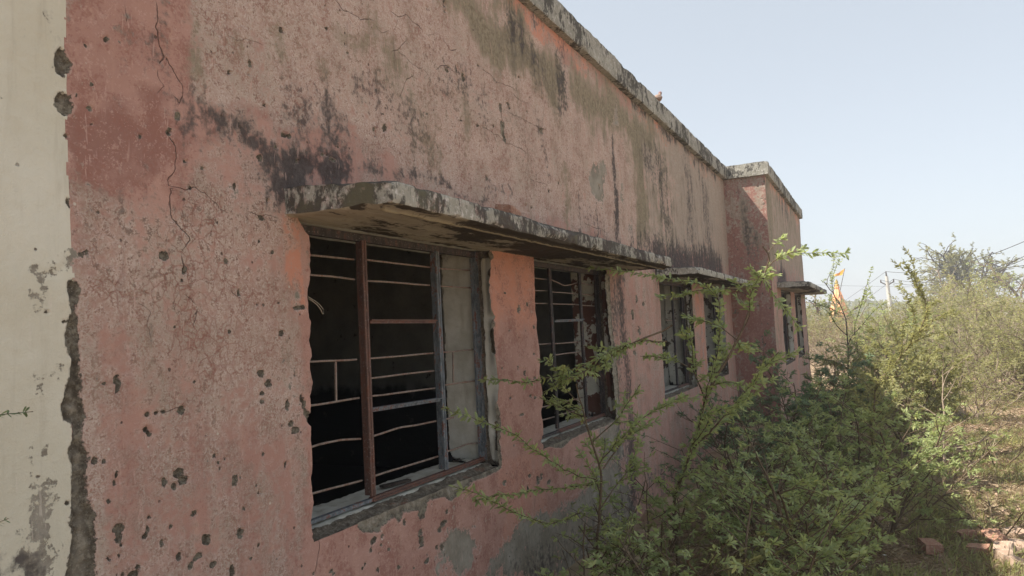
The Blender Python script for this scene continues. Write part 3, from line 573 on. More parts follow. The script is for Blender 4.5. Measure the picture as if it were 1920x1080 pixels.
# reveals of the openings (one part each)
def reveal(edge, Xg, Yg, Zg, V, Y0, th, mats, seed):
    iL, iR, kb, kt = edge
    ny = 56; ty = np.linspace(0, 1, ny)**1.0
    Vs, Qs, At, fm, n0 = [], [], {'mortar': [], 'paint': [], 'darken': []}, [], 0
    def put(P, flip, mortar, paint, darken, mi):
        nonlocal n0
        nu, nv = P.shape[:2]; q = gridf(nu, nv, flip)+n0; Vs.append(P.reshape(-1, 3)); Qs.append(q); n0 += nu*nv; fm.append(np.full(len(q), mi))
        for k, a in (('mortar', mortar), ('paint', paint), ('darken', darken)): At[k].append(np.broadcast_to(a, (nu, nv)).reshape(-1))
    zz = Zg[iR, kb:kt+1]
    for i, side in ((iL, -1), (iR, 1)):
        x0 = Xg[i, kb:kt+1]; y0 = Yg[i, kb:kt+1]+Y0; xin = np.full_like(x0, xs_in[seed][0] if side < 0 else xs_in[seed][1])
        T = ty[None, :]; Pz = np.broadcast_to(zz[:, None], (len(zz), ny)); Py = y0[:, None]+(Y0+th-y0[:, None])*T
        n = (fbm(Py*22, seed*7, Pz*22, 60+seed, 3)-.5)
        k = sstep(Py-Y0, .0, .06); Px = x0[:, None]*(1-k)+xin[:, None]*k
        mort = np.clip(.95*np.exp(-((Py-Y0-.105)/.024)**2) + .85*sstep(fbm(Pz*7, seed*3, 0*Pz, 66, 3), .54, .62)*np.exp(-((Py-Y0)/.05)**2) + .75*np.exp(-((Pz-ZSOF+.02)/.035)**2)*(Py-Y0 < .12) + .62*np.exp(-((Pz-ZS)/.05)**2) + .45*np.exp(-((Py-Y0)/.012)**2) + .5*np.exp(-((Py-Y0-th)/.012)**2), 0, 1)
        bump = sstep(mort+n*1.1, .5, .62)*.008
        Px = Px + side*(bump*sstep(T, .02, .08)+n*.004*sstep(T, 0, .05))
        gr = .5*np.exp(-((Pz-ZSOF)/.12)**2)*(Py > Y0+.12)*1.0 + .35*np.exp(-((Pz-ZS)/.08)**2)  # jambs get darker towards the head and the sill
        put(np.stack([Px, Py, Pz], -1), side > 0, mort, .9*(Py-Y0 < .004), gr, 0)
    # head (underside of lintel) and sill
    xx = Xg[iL:iR+1, kb]; xh = Xg[iL:iR+1, kt]
    for j, (xr, z0, mi) in enumerate(((xh, ZSOF, 1), (xx, ZS, 2))):
        T = ty[None, :]; yk = Yg[iL:iR+1, kt if j == 0 else kb]+Y0
        Py = yk[:, None]+(Y0+th-yk[:, None])*T; Px = np.broadcast_to(xr[:, None], Py.shape)
        n = fbm(Px*14, Py*14, j, 70+seed, 3)-.5; n2 = fbm(Px*45, Py*45, j, 71+seed, 3)-.5
        if j == 0:
            Pz = z0 + n*.006*sstep(T, 0, .1); put(np.stack([Px, Py, Pz], -1), True, .1, 0, .25+.5*np.exp(-((Py-Y0)/.1)**2), mi)  # head gets darker towards its outer edge
        else:
            outer = 1-sstep(Py-Y0, .07, .10)
            Pz = z0 + .018*sstep(Py-Y0, .02, .10) + (n*.03+n2*.022)*outer*sstep(T, 0, .06) + (n*.010+n2*.006)*(1-outer)
            put(np.stack([Px, Py, Pz], -1), False, .95*outer+.12, 0, .1+.3*np.exp(-((Py-Y0-th)/.05)**2), mi)
    return bpart('window_reveal', np.concatenate(Vs), np.concatenate(Qs), mats, True, {k: np.concatenate(v) for k, v in At.items()}, np.concatenate(fm))
xs_in = {0: (2.28, 3.865), 1: (4.45, 5.99), 2: (7.54, 9.10), 3: (9.71, 11.14), 4: (12.86, 14.40), 5: (15.1, 16.5)}
for n, e in enumerate(edges):
    reveal(e, Xg, Yg, Zg, V, 0, .35, [[M_REV, M_REVR, M_REVP, M_REVP][n], M_REV, M_REV], n)

# projecting block at the far end
OPB = [dict(xl=12.86, xr=14.40, L=None, R=None), dict(xl=15.10, xr=16.48, L=None, R=None)]
xb = segs([XB, 12.86, 14.40, 15.10, 16.48, XE], lambda x: .035); zb = segs([-.15, ZS, ZSOF, ZT], lambda z: .025)
Xb, Zb, remb, edb = build_wall(YB, xb, zb, OPB, ZSOF)
Ab = wall_fields(Xb, Zb, YB); Yb = YB + (fbm(Xb*2.2, 3, Zb*2.2, 44, 3)-.5)*.016
Vb = np.stack([Xb, Yb, Zb], -1).reshape(-1, 3); Qb = gridf(len(xb), len(zb)).reshape(len(xb)-1, len(zb)-1, 4)[~remb]
bpart('wall', Vb, Qb, M_WALL, True, Ab)
for n, e in enumerate(edb): reveal(e, Xb, Yb-YB, Zb, Vb, YB, .35, [M_REVP, M_REV, M_REV], 4+n)
# its side face, partly sunlit
ysd = np.arange(YB, .0401, .012); zsd = segs([-.15, ZT], lambda z: .012); Ys, Zs = np.meshgrid(ysd, zsd, indexing='ij')
As = {k: np.zeros_like(Ys) for k in A}; As['chip'][:] = -1; As['crackd'][:] = .03
As['pale'] = .30+0*Ys; As['crk'] = 0*Ys; As['wash'] = .5+.5*np.exp(-((Ys+.33)/.22)**2)*sstep(Zs, 2.2, 2.5)*sstep(-Zs, -3.7, -3.5)+.3; As['redwash'] = .30*sstep(-Zs, -2.6, -2.0)+.1
As['tan'] = .3+.3*sstep(Zs, 2.6, 3.0); As['olive'] = .25*sstep(Zs, 2.4, 2.9)*np.exp(-((Ys+.35)/.2)**2); As['salmon'] = .5*np.exp(-((Ys)/.06)**2); As['black'] = .34*sstep(Zs, 1.8, 2.4)*np.exp(-((Ys+.36)/.17)**2)+.45*np.exp(-((Zs-.2)/.4)**2)
As['chip'] = np.maximum(As['chip'], (fbm(Ys*22, 3, Zs*22, 91, 2)-.80)*5)
Xs_ = XB + (fbm(Ys*8, 1, Zs*8, 45, 3)-.5)*.008*sstep(Ys, YB, YB+.05) + sstep(As['chip'], 0, .3)*.01
bpart('wall', np.stack([Xs_, Ys, Zs], -1).reshape(-1, 3), gridf(len(ysd), len(zsd), True), M_WALL, True, As)

# rear, end and inner walls, floor, ceiling, roof: plain masonry that lets no light leak
YI = .352; YR = 4.8
def slabbox(name, x0, x1, y0, y1, z0, z1, mat):
    m = MB(); m.box(x0, x1, y0, y1, z0, z1); o = m.build(name, mat, B); o.matrix_parent_inverse = Matrix.Translation((-6, 0, 0)); return o
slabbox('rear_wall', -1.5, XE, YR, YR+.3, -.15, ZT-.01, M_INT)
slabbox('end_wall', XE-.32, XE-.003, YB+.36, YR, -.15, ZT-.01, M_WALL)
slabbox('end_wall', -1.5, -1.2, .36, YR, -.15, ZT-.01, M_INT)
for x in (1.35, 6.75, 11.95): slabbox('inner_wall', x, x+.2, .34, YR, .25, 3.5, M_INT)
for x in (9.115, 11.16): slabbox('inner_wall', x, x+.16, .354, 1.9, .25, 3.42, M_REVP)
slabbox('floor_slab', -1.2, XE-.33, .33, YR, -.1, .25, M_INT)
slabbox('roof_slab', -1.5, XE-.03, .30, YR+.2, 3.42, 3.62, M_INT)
# inner skin of the window wall (round the openings)
def skin(ops, y0, y1, x0, x1):
    m = MB(); cur = x0
    for a, b in ops:
        m.box(cur, a, y0, y1, .25, 3.42); m.box(a, b, y0, y1, .25, ZS-.01); m.box(a, b, y0, y1, ZSOF+.012, 3.42); cur = b
    m.box(cur, x1, y0, y1, .25, 3.42); return m
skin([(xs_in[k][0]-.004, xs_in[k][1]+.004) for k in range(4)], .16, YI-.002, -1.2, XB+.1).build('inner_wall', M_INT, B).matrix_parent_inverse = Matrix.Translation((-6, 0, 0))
skin([(xs_in[k][0]-.004, xs_in[k][1]+.004) for k in (4, 5)], YB+.16, YB+.352, XB+.05, XE-.02).build('inner_wall', M_INT, B).matrix_parent_inverse = Matrix.Translation((-6, 0, 0))

# rough slabs: copings and sunshades
def rough_box(x0, x1, y0, y1, z0, z1, dx, dy, dz, amp=.006, chipa=.02, seed=0, skewx=0.0, fs=12.0):
    """six displaced faces; material 1 on the underside. Returns V, Q, fmat, rib"""
    def disp(P):
        n = np.stack([fbm(P[..., 0]*fs, P[..., 1]*fs, P[..., 2]*fs, seed+k*5, 3)-.5 for k in range(3)], -1)*2*amp
        n2 = fbm(P[..., 0]*6, P[..., 1]*6, P[..., 2]*6, seed+40, 3)
        ex = np.minimum(P[..., 0]-x0, x1-P[..., 0]); ey = P[..., 1]-y0; ezt = z1-P[..., 2]; ezb = P[..., 2]-z0
        bite = sstep(n2, .50, .72)*chipa+.004
        for e1, e2, s2 in ((ey, ezt, -1), (ey, ezb, 1)):
            d = np.clip(1-np.hypot(e1, e2)/(bite*1.6+.004), 0, 1); n[..., 1] += d*bite*.8; n[..., 2] += s2*d*bite*.8
        for e2, s2 in ((ezt, -1), (ezb, 1)):
            d = np.clip(1-np.hypot(ex, e2)/(bite*1.6+.004), 0, 1); n[..., 2] += s2*d*bite*.7
        Q_ = P + n; Q_[..., 0] += skewx*np.clip((y1-P[..., 1])/(y1-y0), 0, 1)*(P[..., 0] < (x0+x1)/2)*np.clip(1-(P[..., 0]-x0)/.3, 0, 1)
        return Q_
    def lin(a, b, d): return np.linspace(a, b, max(2, int(round((b-a)/d))+1))
    X1, Y1, Z1 = lin(x0, x1, dx), lin(y0, y1, dy), lin(z0, z1, dz)
    Vs, Qs, fm, n0 = [], [], [], 0
    def face(a, b, f, flip, mi):
        nonlocal n0
        U, T = np.meshgrid(a, b, indexing='ij'); P = disp(f(U, T)); Vs.append(P.reshape(-1, 3)); q = gridf(len(a), len(b), flip)+n0; Qs.append(q); fm.append(np.full(len(q), mi)); n0 += U.size
    face(X1, Y1, lambda u, v: np.stack([u, v, np.full_like(u, z1)], -1), False, 0)
    face(X1, Y1, lambda u, v: np.stack([u, v, np.full_like(u, z0)], -1), True, 1)
    face(X1, Z1, lambda u, v: np.stack([u, np.full_like(u, y0), v], -1), False, 0)
    face(Y1, Z1, lambda u, v: np.stack([np.full_like(u, x0), u, v], -1), True, 0)
    face(Y1, Z1, lambda u, v: np.stack([np.full_like(u, x1), u, v], -1), False, 0)
    return np.concatenate(Vs), np.concatenate(Qs), np.concatenate(fm)
def slab(name, x0, x1, y0, y1, z0, z1, d, mats, rib=False, thick_wall=0.0, **kw):
    V, Q, fm = rough_box(x0, x1, y0, y1, z0, z1, *d, **kw)
    r = np.zeros(len(V))
    if thick_wall:   # top slopes up to the wall
        r_ = V[:, 2] > (z0+z1)/2; V[r_, 2] += thick_wall*np.clip((V[r_, 1]-y0)/(y1-y0), 0, 1)
    if rib:
        yy = V[:, 1]-y0; g = np.exp(-((yy-.085)/.012)**2)*(V[:, 0] > x0+.08); low = V[:, 2] < z0+.02; V[low, 2] -= .012*g[low]; r = g*low
        g2 = np.exp(-((V[:, 1]+.01)/.02)**2)*low*.6; r = np.maximum(r, g2)
    return bpart(name, V, Q, mats, True, {'rib': r}, fm)
slab('sunshade', 2.165, 6.29, -.455, .05, 2.074, 2.158, (.010, .007, .008), [M_SLAB, M_SOF], True, .03, amp=.005, chipa=.014, seed=5, skewx=.04, fs=16)
slab('sunshade', 7.43, XB-.03, -.42, .012, 2.085, 2.155, (.02, .012, .012), [M_SLAB2, M_SOF], False, .02, amp=.004, chipa=.02, seed=9)
slab('sunshade', 12.35, 17.3, YB-.46, YB+.012, 2.085, 2.165, (.03, .02, .014), [M_COPE, M_SOF], False, .02, amp=.006, chipa=.03, seed=14)
cope_kw = dict(amp=.008, chipa=.013, fs=11)
slab('coping', -1.6, XB-.062, -.062, .28, ZT-.002, 3.955, (.018, .03, .014), [M_COPE, M_COPE], seed=21, **cope_kw)
slab('coping', XB-.06, XE+.06, YB-.062, YB+.28, ZT-.002, 3.953, (.03, .03, .016), [M_COPE, M_COPE], seed=22, **cope_kw)
slab('coping', XB-.058, XB+.26, YB+.2, .29, ZT+.001, 3.950, (.02, .02, .016), [M_COPE, M_COPE], seed=23, **cope_kw)
slab('coping', XE-.26, XE+.058, YB+.2, YR, ZT+.001, 3.948, (.05, .06, .03), [M_COPE, M_COPE], seed=24, **cope_kw)
slab('coping', -1.6, XE, YR-.1, YR+.32, ZT-.002, 3.952, (.1, .06, .04), [M_COPE, M_COPE], seed=25, **cope_kw)

# ------------------------------------------------------------------ steel windows
def window(n, yf, xl, xr, zb, zt, mulls, bars, thick, uprights, panes=()):
    w = None
    m = MB(); fw = .032
    m.bar((xl+fw, yf, zb+.008), (mulls[0], yf, zb+.008), .014, .024, (0, 1, 0))
    w = m.build('window', M_STEEL if n == 0 else M_RUSTD, B); w.matrix_parent_inverse = Matrix.Translation((-6, 0, 0))
    def sp(name, mm, mat, smooth=False):
        return mm.build(name, mat, w, smooth)
    for xa, sg in ((xl+fw/2, 1), (xr-fw/2, -1)):
        q = MB(); q.bar((xa, yf, zb), (xa, yf, zt), fw, .028); q.bar((xa+sg*(fw/2+.006), yf+.012, zb+.02), (xa+sg*(fw/2+.006), yf+.012, zt-.036), .013, .012); sp('jamb', q, M_STEEL if n == 0 else M_RUSTD)
    q = MB(); q.bar((xl+fw, yf, zt-.017), (xr-fw, yf, zt-.017), .034, .026, (0, 1, 0)); sp('head_rail', q, M_RUSTD)
    q = MB(); q.bar((mulls[0], yf, zb+.010), (xr-fw, yf, zb+.010), .018, .022, (0, 1, 0)); q.bar((mulls[0], yf-.016, zb+.004), (xr-fw, yf-.016, zb+.004), .008, .008, (0, 1, 0)); sp('sill_rail', q, M_RUST)
    for i, x in enumerate(mulls):
        q = MB(); dp = .05 if n < 1 else .026; q.bar((x, yf, zb+.028), (x, yf, zt-.03), .013, dp); q.bar((x-.014, yf-dp/2+.008, zb+.028), (x-.014, yf-dp/2+.008, zt-.03), .016, .010); q.bar((x+.014, yf+.008, zb+.028), (x+.014, yf+.008, zt-.03), .016, .010)
        sp('mullion', q, M_RUST if (n == 0 and i == 0) else M_RUSTD if n > 0 else M_STEEL)
    for pts in bars:
        P = [at(a, b, 'y', yf+.035) for a, b in pts]; P = np.array(P); L = np.linalg.norm(np.diff(P, axis=0), axis=1); s_ = np.concatenate([[0], np.cumsum(L)])
        k = max(3, int(s_[-1]/.04)); u = np.linspace(0, s_[-1], k); PP = np.stack([np.interp(u, s_, P[:, j]) for j in range(3)], 1)
        PP[:, 2] += (vn(u*7, n, pts[0][1], 3)-.5)*.003
        q = MB(); q.tube(PP, .0052, 6); sp('grille_bar', q, M_BAR, True)
    for a, b in thick:
        p0, p1 = at(*a, 'y', yf), at(*b, 'y', yf); q = MB(); q.bar(p0, p1, .018, .026, (0, 1, 0)); q.bar(p0+np.array([0, -.016, .006]), p1+np.array([0, -.016, .006]), .006, .012); sp('glazing_bar', q, M_RUST if n == 0 and a[1] < 700 else M_STEEL)
    for a, b in uprights:
        q = MB(); q.bar(at(*a, 'y', yf+.035), at(*b, 'y', yf+.035), .009, .007); sp('grille_bar', q, M_BAR)
    return w
window(0, .12, 2.305, 3.875, .888, 2.076, [2.785, 3.418],
    [[(575, 477), (663, 486)], [(683, 487), (805, 501)], [(819, 503), (882, 507)], [(575, 515), (620, 518), (664, 524)], [(683, 526), (805, 535)], [(821, 536), (885, 540)],
     [(570, 679), (668, 674)], [(688, 673), (814, 662)], [(825, 661), (890, 655)], [(686, 710), (815, 695)], [(570, 763), (673, 746)], [(689, 744), (817, 727)], [(828, 723), (893, 713)],
     [(570, 843), (600, 833), (640, 825), (676, 823)], [(691, 820), (715, 813), (750, 801), (780, 797), (817, 789)], [(830, 787), (850, 783)], [(570, 930), (678, 901)], [(693, 895), (821, 856)], [(832, 849), (860, 839), (875, 832), (896, 831)]],
    [((690, 603), (814, 603)), ((692, 769), (822, 749))], [((629, 678), (630, 753)), ((849, 659), (850, 717))])
window(1, .12, 4.46, 6.0, .888, 2.076, [at(1037, 650, 'y', .12)[0], at(1093, 650, 'y', .12)[0]],
    [[(1000, 521), (1024, 524)], [(1032, 524), (1045, 530), (1058, 536), (1070, 534), (1082, 530)], [(1090, 531), (1103, 534), (1116, 535)], [(1000, 545), (1024, 545)], [(1033, 547), (1076, 550)], [(1090, 551), (1118, 554)],
     [(1000, 569), (1026, 569)], [(1035, 570), (1078, 571), (1119, 574)], [(1005, 646), (1036, 644)], [(1038, 645), (1092, 640)], [(1039, 666), (1092, 659)], [(1041, 717), (1097, 703)], [(1012, 764), (1040, 758)], [(1042, 756), (1100, 744)], [(1012, 789), (1042, 781)], [(1044, 779), (1100, 764)]],
    [((1037, 602), (1091, 600))], [])
xm = lambda px, y: at(px, 620, 'y', y)[0]
window(2, .12, 7.56, 9.09, .888, 2.076, [xm(1264, .12), xm(1281, .12)], [[(1245, 560), (1290, 562)], [(1246, 600), (1268, 602)]], [], [])
window(3, .12, 9.73, 11.13, .888, 2.076, [xm(1341, .12)], [], [], [])
window(4, YB+.12, 12.88, 14.39, .888, 2.076, [13.4], [], [], [])
window(5, YB+.12, 15.12, 16.49, .888, 2.076, [15.7, 16.1], [], [], [])

# ------------------------------------------------------------------ ground
def simple(name, c1, c2, sc=8, c3=None, rough=.9, bump=.5, spec=.2):
    t = NT(name); P = t.pos(); n = t.noise(P, sc, 6, .6); f = t.noise(P, sc*6, 4)
    c = t.mix(t.st(n, .35, .65), c1, c2)
    if c3: c = t.mix(t.st(f, .55, .68)*.7, c, c3)
    return t.out(c, n+f*.5, bump, .008, rough=rough, spec=spec)
def soil():
    t = NT('dry_soil'); P = t.pos(); nL = t.noise(P, .35, 5); nM = t.noise(P, 3, 8, .65); nF = t.noise(P, 22, 6, .7); nS = t.noise(t.vadd(P, t.noisec(P, 3, 3), .4), 70, 4, .7)
    c = t.mix(t.st(nM, .35, .65), (.27, .18, .12), (.41, .30, .21))
    c = t.mix(t.st(nF, .45, .68)*.6, c, (.27, .19, .125)); c = t.mix(t.st(nL+(nM-.5)*.6, .42, .6)*.6, c, (.47, .39, .26))
    c = t.mix(t.st(nS, .6, .7)*.5, c, (.47, .39, .26)); c = t.mix(t.st(t.vor(P, 30, 'F1')+nF*.3, .2, .28), t.mix(.5, c, (.33, .18, .12)), c)
    return t.out(c, nM+nF*.8+nS*.5, .9, .03, rough=.97, spec=.08)
def sp_(n, a): u = np.linspace(-1, 1, n); return np.sinh(u*a)/np.sinh(a)
gx = np.concatenate([np.linspace(-3000, -3, 14)[:-1], np.arange(-3, 26, .12), 26+3000*(np.linspace(0, 1, 60)**4)]); gy = np.concatenate([np.linspace(-2500, -9, 16)[:-1], np.arange(-9, 5, .12), np.linspace(5, 2500, 20)])
GX, GY = np.meshgrid(gx, gy, indexing='ij')
def gz(x, y):
    x = np.asarray(x, float); y = np.asarray(y, float)
    near = np.exp(-np.maximum(0, x-26)/30.)
    h = (fbm(x*.35, y*.35, 0, 101, 3)-.5)*.30*near + (fbm(x*2.2, y*2.2, 0, 102, 3)-.5)*.09*near
    h = h + .10*np.exp(-((y+.1)/.5)**2)*(x < 18)
    inb = (y > .2)*(x < 17.4)
    return h*(1-inb)-.06*(y < .2)-.25*inb
GZ = gz(GX, GY)
tag(mesh_np('ground', np.stack([GX, GY, GZ], -1).reshape(-1, 3), gridf(len(gx), len(gy)), soil(), None, True), kind='structure')

# ------------------------------------------------------------------ plants
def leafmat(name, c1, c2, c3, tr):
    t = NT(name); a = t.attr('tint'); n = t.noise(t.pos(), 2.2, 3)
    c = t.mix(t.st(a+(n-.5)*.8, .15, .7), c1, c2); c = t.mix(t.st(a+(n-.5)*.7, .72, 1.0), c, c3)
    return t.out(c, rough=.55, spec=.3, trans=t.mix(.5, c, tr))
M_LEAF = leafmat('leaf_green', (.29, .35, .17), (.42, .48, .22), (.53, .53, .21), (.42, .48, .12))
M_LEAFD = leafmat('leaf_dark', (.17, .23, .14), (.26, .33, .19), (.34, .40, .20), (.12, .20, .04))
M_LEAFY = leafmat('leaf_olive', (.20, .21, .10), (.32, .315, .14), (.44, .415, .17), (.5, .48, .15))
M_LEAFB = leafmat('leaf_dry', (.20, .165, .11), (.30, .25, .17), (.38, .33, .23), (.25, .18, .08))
M_STEM = simple('stem_bark', (.10, .07, .045), (.17, .125, .08), 30, (.22, .19, .14))
M_TWIG = simple('dry_twig', (.22, .165, .125), (.36, .29, .22), 30, (.45, .38, .3))
M_DARKB = simple('dark_bark', (.045, .036, .03), (.09, .072, .058), 20)
class Plant:
    def __init__(s, seed): s.r = random.Random(seed); s.st = MB(); s.P = []; s.D = []; s.S = []; s.np = np.random.default_rng(seed)
    def path(s, p, d, L, seg, wander, up, droop):
        n = max(2, int(L/seg)); P = [np.array(p, float)]; D = []; d = np.array(d, float); d /= np.linalg.norm(d)
        for i in range(n):
            t = i/n; d = d + np.array([s.r.gauss(0, wander), s.r.gauss(0, wander), s.r.gauss(0, wander)*.7 + up*(1-t) - droop*t]); d /= np.linalg.norm(d)
            D.append(d); P.append(P[-1]+d*L/n)
        D.append(d); return np.array(P), np.array(D)
    def leaf_along(s, P, D, step, size, t0=0.0):
        L = np.linalg.norm(np.diff(P, axis=0), axis=1); c = np.concatenate([[0], np.cumsum(L)]); n = int(c[-1]*(1-t0)/step)
        if n < 1: return
        u = c[-1]*t0 + (np.arange(n)+s.np.random(n)*.6)*step
        s.P.append(np.stack([np.interp(u, c, P[:, j]) for j in range(3)], 1)); s.D.append(np.stack([np.interp(u, c, D[:, j]) for j in range(3)], 1)); s.S.append(np.full(n, size))
    def grow(s, p, d, L, r, lv, K):
        P, D = s.path(p, d, L, K['seg'][lv], K['wander'][lv], K['up'][lv], K['droop'][lv])
        s.sprout(P, D, L, r, lv, K)
    def sprout(s, P, D, L, r, lv, K, keep=.2):
        last = lv == len(K['seg'])-1
        s.st.tube(P, np.linspace(r, r*(.25 if last else .4), len(P)), K['sides'][lv])
        if lv >= K['leaf_from']: s.leaf_along(P, D, K['step'], K['size'], 0.0 if last else .35)
        if last: return
        n = max(1, int(L*K['dens'][lv])); 
        for i in range(n):
            t = keep+(1-keep)*(i+s.r.random())/n; k = min(len(P)-2, int(t*(len(P)-1))); f = t*(len(P)-1)-k
            q = P[k]*(1-f)+P[k+1]*f; dd = D[k]
            ax = np.cross(dd, [0, 0, 1.0]); nn = np.linalg.norm(ax); ax = ax/nn if nn > 1e-3 else np.array([1., 0, 0]); bx_ = np.cross(dd, ax)
            an = s.r.uniform(-.9, .9)*K['flat'] + (0 if s.r.random() < .5 else math.pi); side = ax*math.cos(an)+bx_*math.sin(an)
            th = rad(s.r.uniform(*K['ang'])); nd = dd*math.cos(th)+side*math.sin(th)
            s.grow(q, nd, L*s.r.uniform(*K['ratio'][lv])*(1-.45*t), r*K['rr']*(1-.4*t), lv+1, K)
    def guided(s, pts, r, lv, K, keep=.15):
        P = np.array(pts, float); L = np.linalg.norm(np.diff(P, axis=0), axis=1); c = np.concatenate([[0], np.cumsum(L)]); n = max(4, int(c[-1]/.06)); u = np.linspace(0, c[-1], n)
        Q = np.stack([np.interp(u, c, P[:, j]) for j in range(3)], 1)
        for _ in range(3): Q[1:-1] = (Q[:-2]+Q[1:-1]*2+Q[2:])/4
        Q[1:-1] += s.np.normal(0, .004, (n-2, 3)); D = np.gradient(Q, axis=0); D /= np.linalg.norm(D, axis=1)[:, None]
        s.sprout(Q, D, c[-1], r, lv, K, keep)
    def build(s, root, mleaf, mstem, per=4, hexa=True, aspect=.28, name='foliage', cap=None, ml2=None):
        st = s.st.build('stem', mstem, root, True)
        if not s.P: return
        P = np.concatenate(s.P); D = np.concatenate(s.D); Z = np.concatenate(s.S); N = len(P); g = s.np
        if cap and N > cap: k = g.choice(N, cap, replace=False); P, D, Z = P[k], D[k], Z[k]; N = cap
        D = D/np.linalg.norm(D, axis=1)[:, None]
        nrm = g.normal(0, .45, (N, 3)); nrm[:, 2] += 1.0; sd = np.cross(D, nrm); sd /= np.linalg.norm(sd, axis=1)[:, None]+1e-9; nrm = np.cross(sd, D)
        VV, TT = [], []; node_t = g.random(N)
        for j in range(per):
            sg = 1 if j % 2 else -1; th = (.25+.42*(j//2))*1.0+g.uniform(-.15, .35, N) if per > 4 else g.uniform(.6, 1.25, N); a = D*np.cos(th)[:, None]+sd*(sg*np.sin(th))[:, None]+nrm*g.normal(0, .28, N)[:, None]; a /= np.linalg.norm(a, axis=1)[:, None]
            w = np.cross(a, nrm+g.normal(0, .35, (N, 3))); w /= np.linalg.norm(w, axis=1)[:, None]+1e-9
            L = (Z*g.uniform(.65, 1.2, N))[:, None]; Wd = L*aspect*.5; b = P + D*((j//2)*(.12 if per > 4 else .35)*Z*g.uniform(.3, 1, N))[:, None]
            dr = np.cross(w, a)*L*.12
            if hexa: vs = [b, b+a*L*.28+w*Wd*.8, b+a*L*.72+w*Wd-dr*.5, b+a*L-dr, b+a*L*.72-w*Wd-dr*.5, b+a*L*.28-w*Wd*.8]
            else: vs = [b, b+a*L*.5+w*Wd, b+a*L-dr, b+a*L*.5-w*Wd]
            VV.append(np.stack(vs, 1)); TT.append(np.clip(node_t*.6+g.random(N)*.4, 0, 1))
        V = np.concatenate(VV); k = V.shape[1]; T = np.repeat(np.concatenate(TT), k)
        o = mesh_np(name, V.reshape(-1, 3), np.arange(len(V)*k).reshape(-1, k), mleaf, root, False, {'tint': T})
        return o
# near thorn bushes
KN = dict(seg=[.10, .08, .06, .04], wander=[.09, .13, .16, .12], up=[.03, .03, .02, .0], droop=[.02, .05, .05, .04], sides=[6, 5, 4, 3], leaf_from=2, step=.019, size=.035, dens=[9, 12, 15], flat=.5, ang=(32, 68), ratio=[(.4, .7), (.3, .55), (.28, .5)], rr=.55)
def K_(**kw): k = dict(KN); k.update(kw); return k
BUSHES = []
def bush(name, loc, label, cat, stems, K, mleaf=M_LEAF, mstem=M_STEM, seed=1, guided=(), per=6, hexa=True, cap=None, group=None, aspect=.28):
    loc = np.array([loc[0], loc[1], float(gz(loc[0], loc[1]))-.03]) if len(loc) == 2 else np.array(loc, float)
    root = empty(name, tuple(loc)); tag(root, label, cat, group); pl = Plant(seed); r = pl.r
    for (az, el, L, rd) in stems:
        d = (math.cos(rad(az))*math.cos(rad(el)), math.sin(rad(az))*math.cos(rad(el)), math.sin(rad(el)))
        pl.grow((r.uniform(-.05, .05), r.uniform(-.05, .05), 0), d, L, rd, 0, K)
    for pts, rd, lv in guided: pl.guided([np.array(p)-loc for p in pts], rd, lv, K)
    pl.build(root, mleaf, mstem, per, hexa, aspect, cap=cap); BUSHES.append(root); return root
AX = lambda px, py, x: at(px, py, 'x', x)
AY = lambda px, py, y: at(px, py, 'y', y)
# sapling whose tall stem forks before the second pair of windows
g0 = AX(1270, 1010, 5.0)
bush('thorn_bush', (g0[0], g0[1]), 'tall thin thorn sapling with forked stem, its top spray reaching into the sky', 'bush', [], K_(dens=[5, 6, 9], size=.048, step=.028), seed=11, guided=[
    ([(g0[0], g0[1], 0), AX(1262, 930, 4.95), AX(1300, 840, 4.9), AX(1322, 745, 4.9), AX(1345, 700, 4.95)], .014, 2),
    ([AX(1322, 750, 4.9), AX(1345, 705, 4.9), AX(1385, 640, 4.95), AX(1412, 560, 5.0), AX(1440, 500, 5.05), AX(1452, 475, 5.05), AX(1430, 462, 5.0)], .010, 1),
    ([AX(1452, 477, 5.05), AX(1480, 476, 5.1), AX(1530, 474, 5.15), AX(1596, 475, 5.2)], .0035, 3),
    ([AX(1322, 750, 4.9), AX(1298, 690, 4.85), AX(1296, 640, 4.8), AX(1292, 610, 4.8)], .006, 2),
    ([AX(1296, 690, 4.85), AX(1270, 672, 4.8), AX(1240, 668, 4.75), AX(1200, 668, 4.7)], .004, 2),
    ([AX(1340, 700, 4.95), AX(1352, 600, 5.0), AX(1350, 545, 5.0), AX(1310, 530, 4.95), AX(1240, 520, 4.9), AX(1105, 500, 4.8)], .004, 3),
    ([AX(1412, 560, 5.0), AX(1400, 535, 5.0), AX(1360, 540, 5.0), AX(1260, 552, 4.95)], .004, 2),
    ([AX(1385, 640, 4.95), AX(1350, 600, 4.95), AX(1290, 600, 4.9)], .004, 2),
    ([AX(1300, 840, 4.9), AX(1345, 800, 4.9), AX(1400, 730, 4.95), AX(1460, 660, 5.0)], .006, 2),
    ([AX(1430, 520, 5.0), AX(1480, 590, 5.0), AX(1500, 620, 5.0)], .003, 3)])
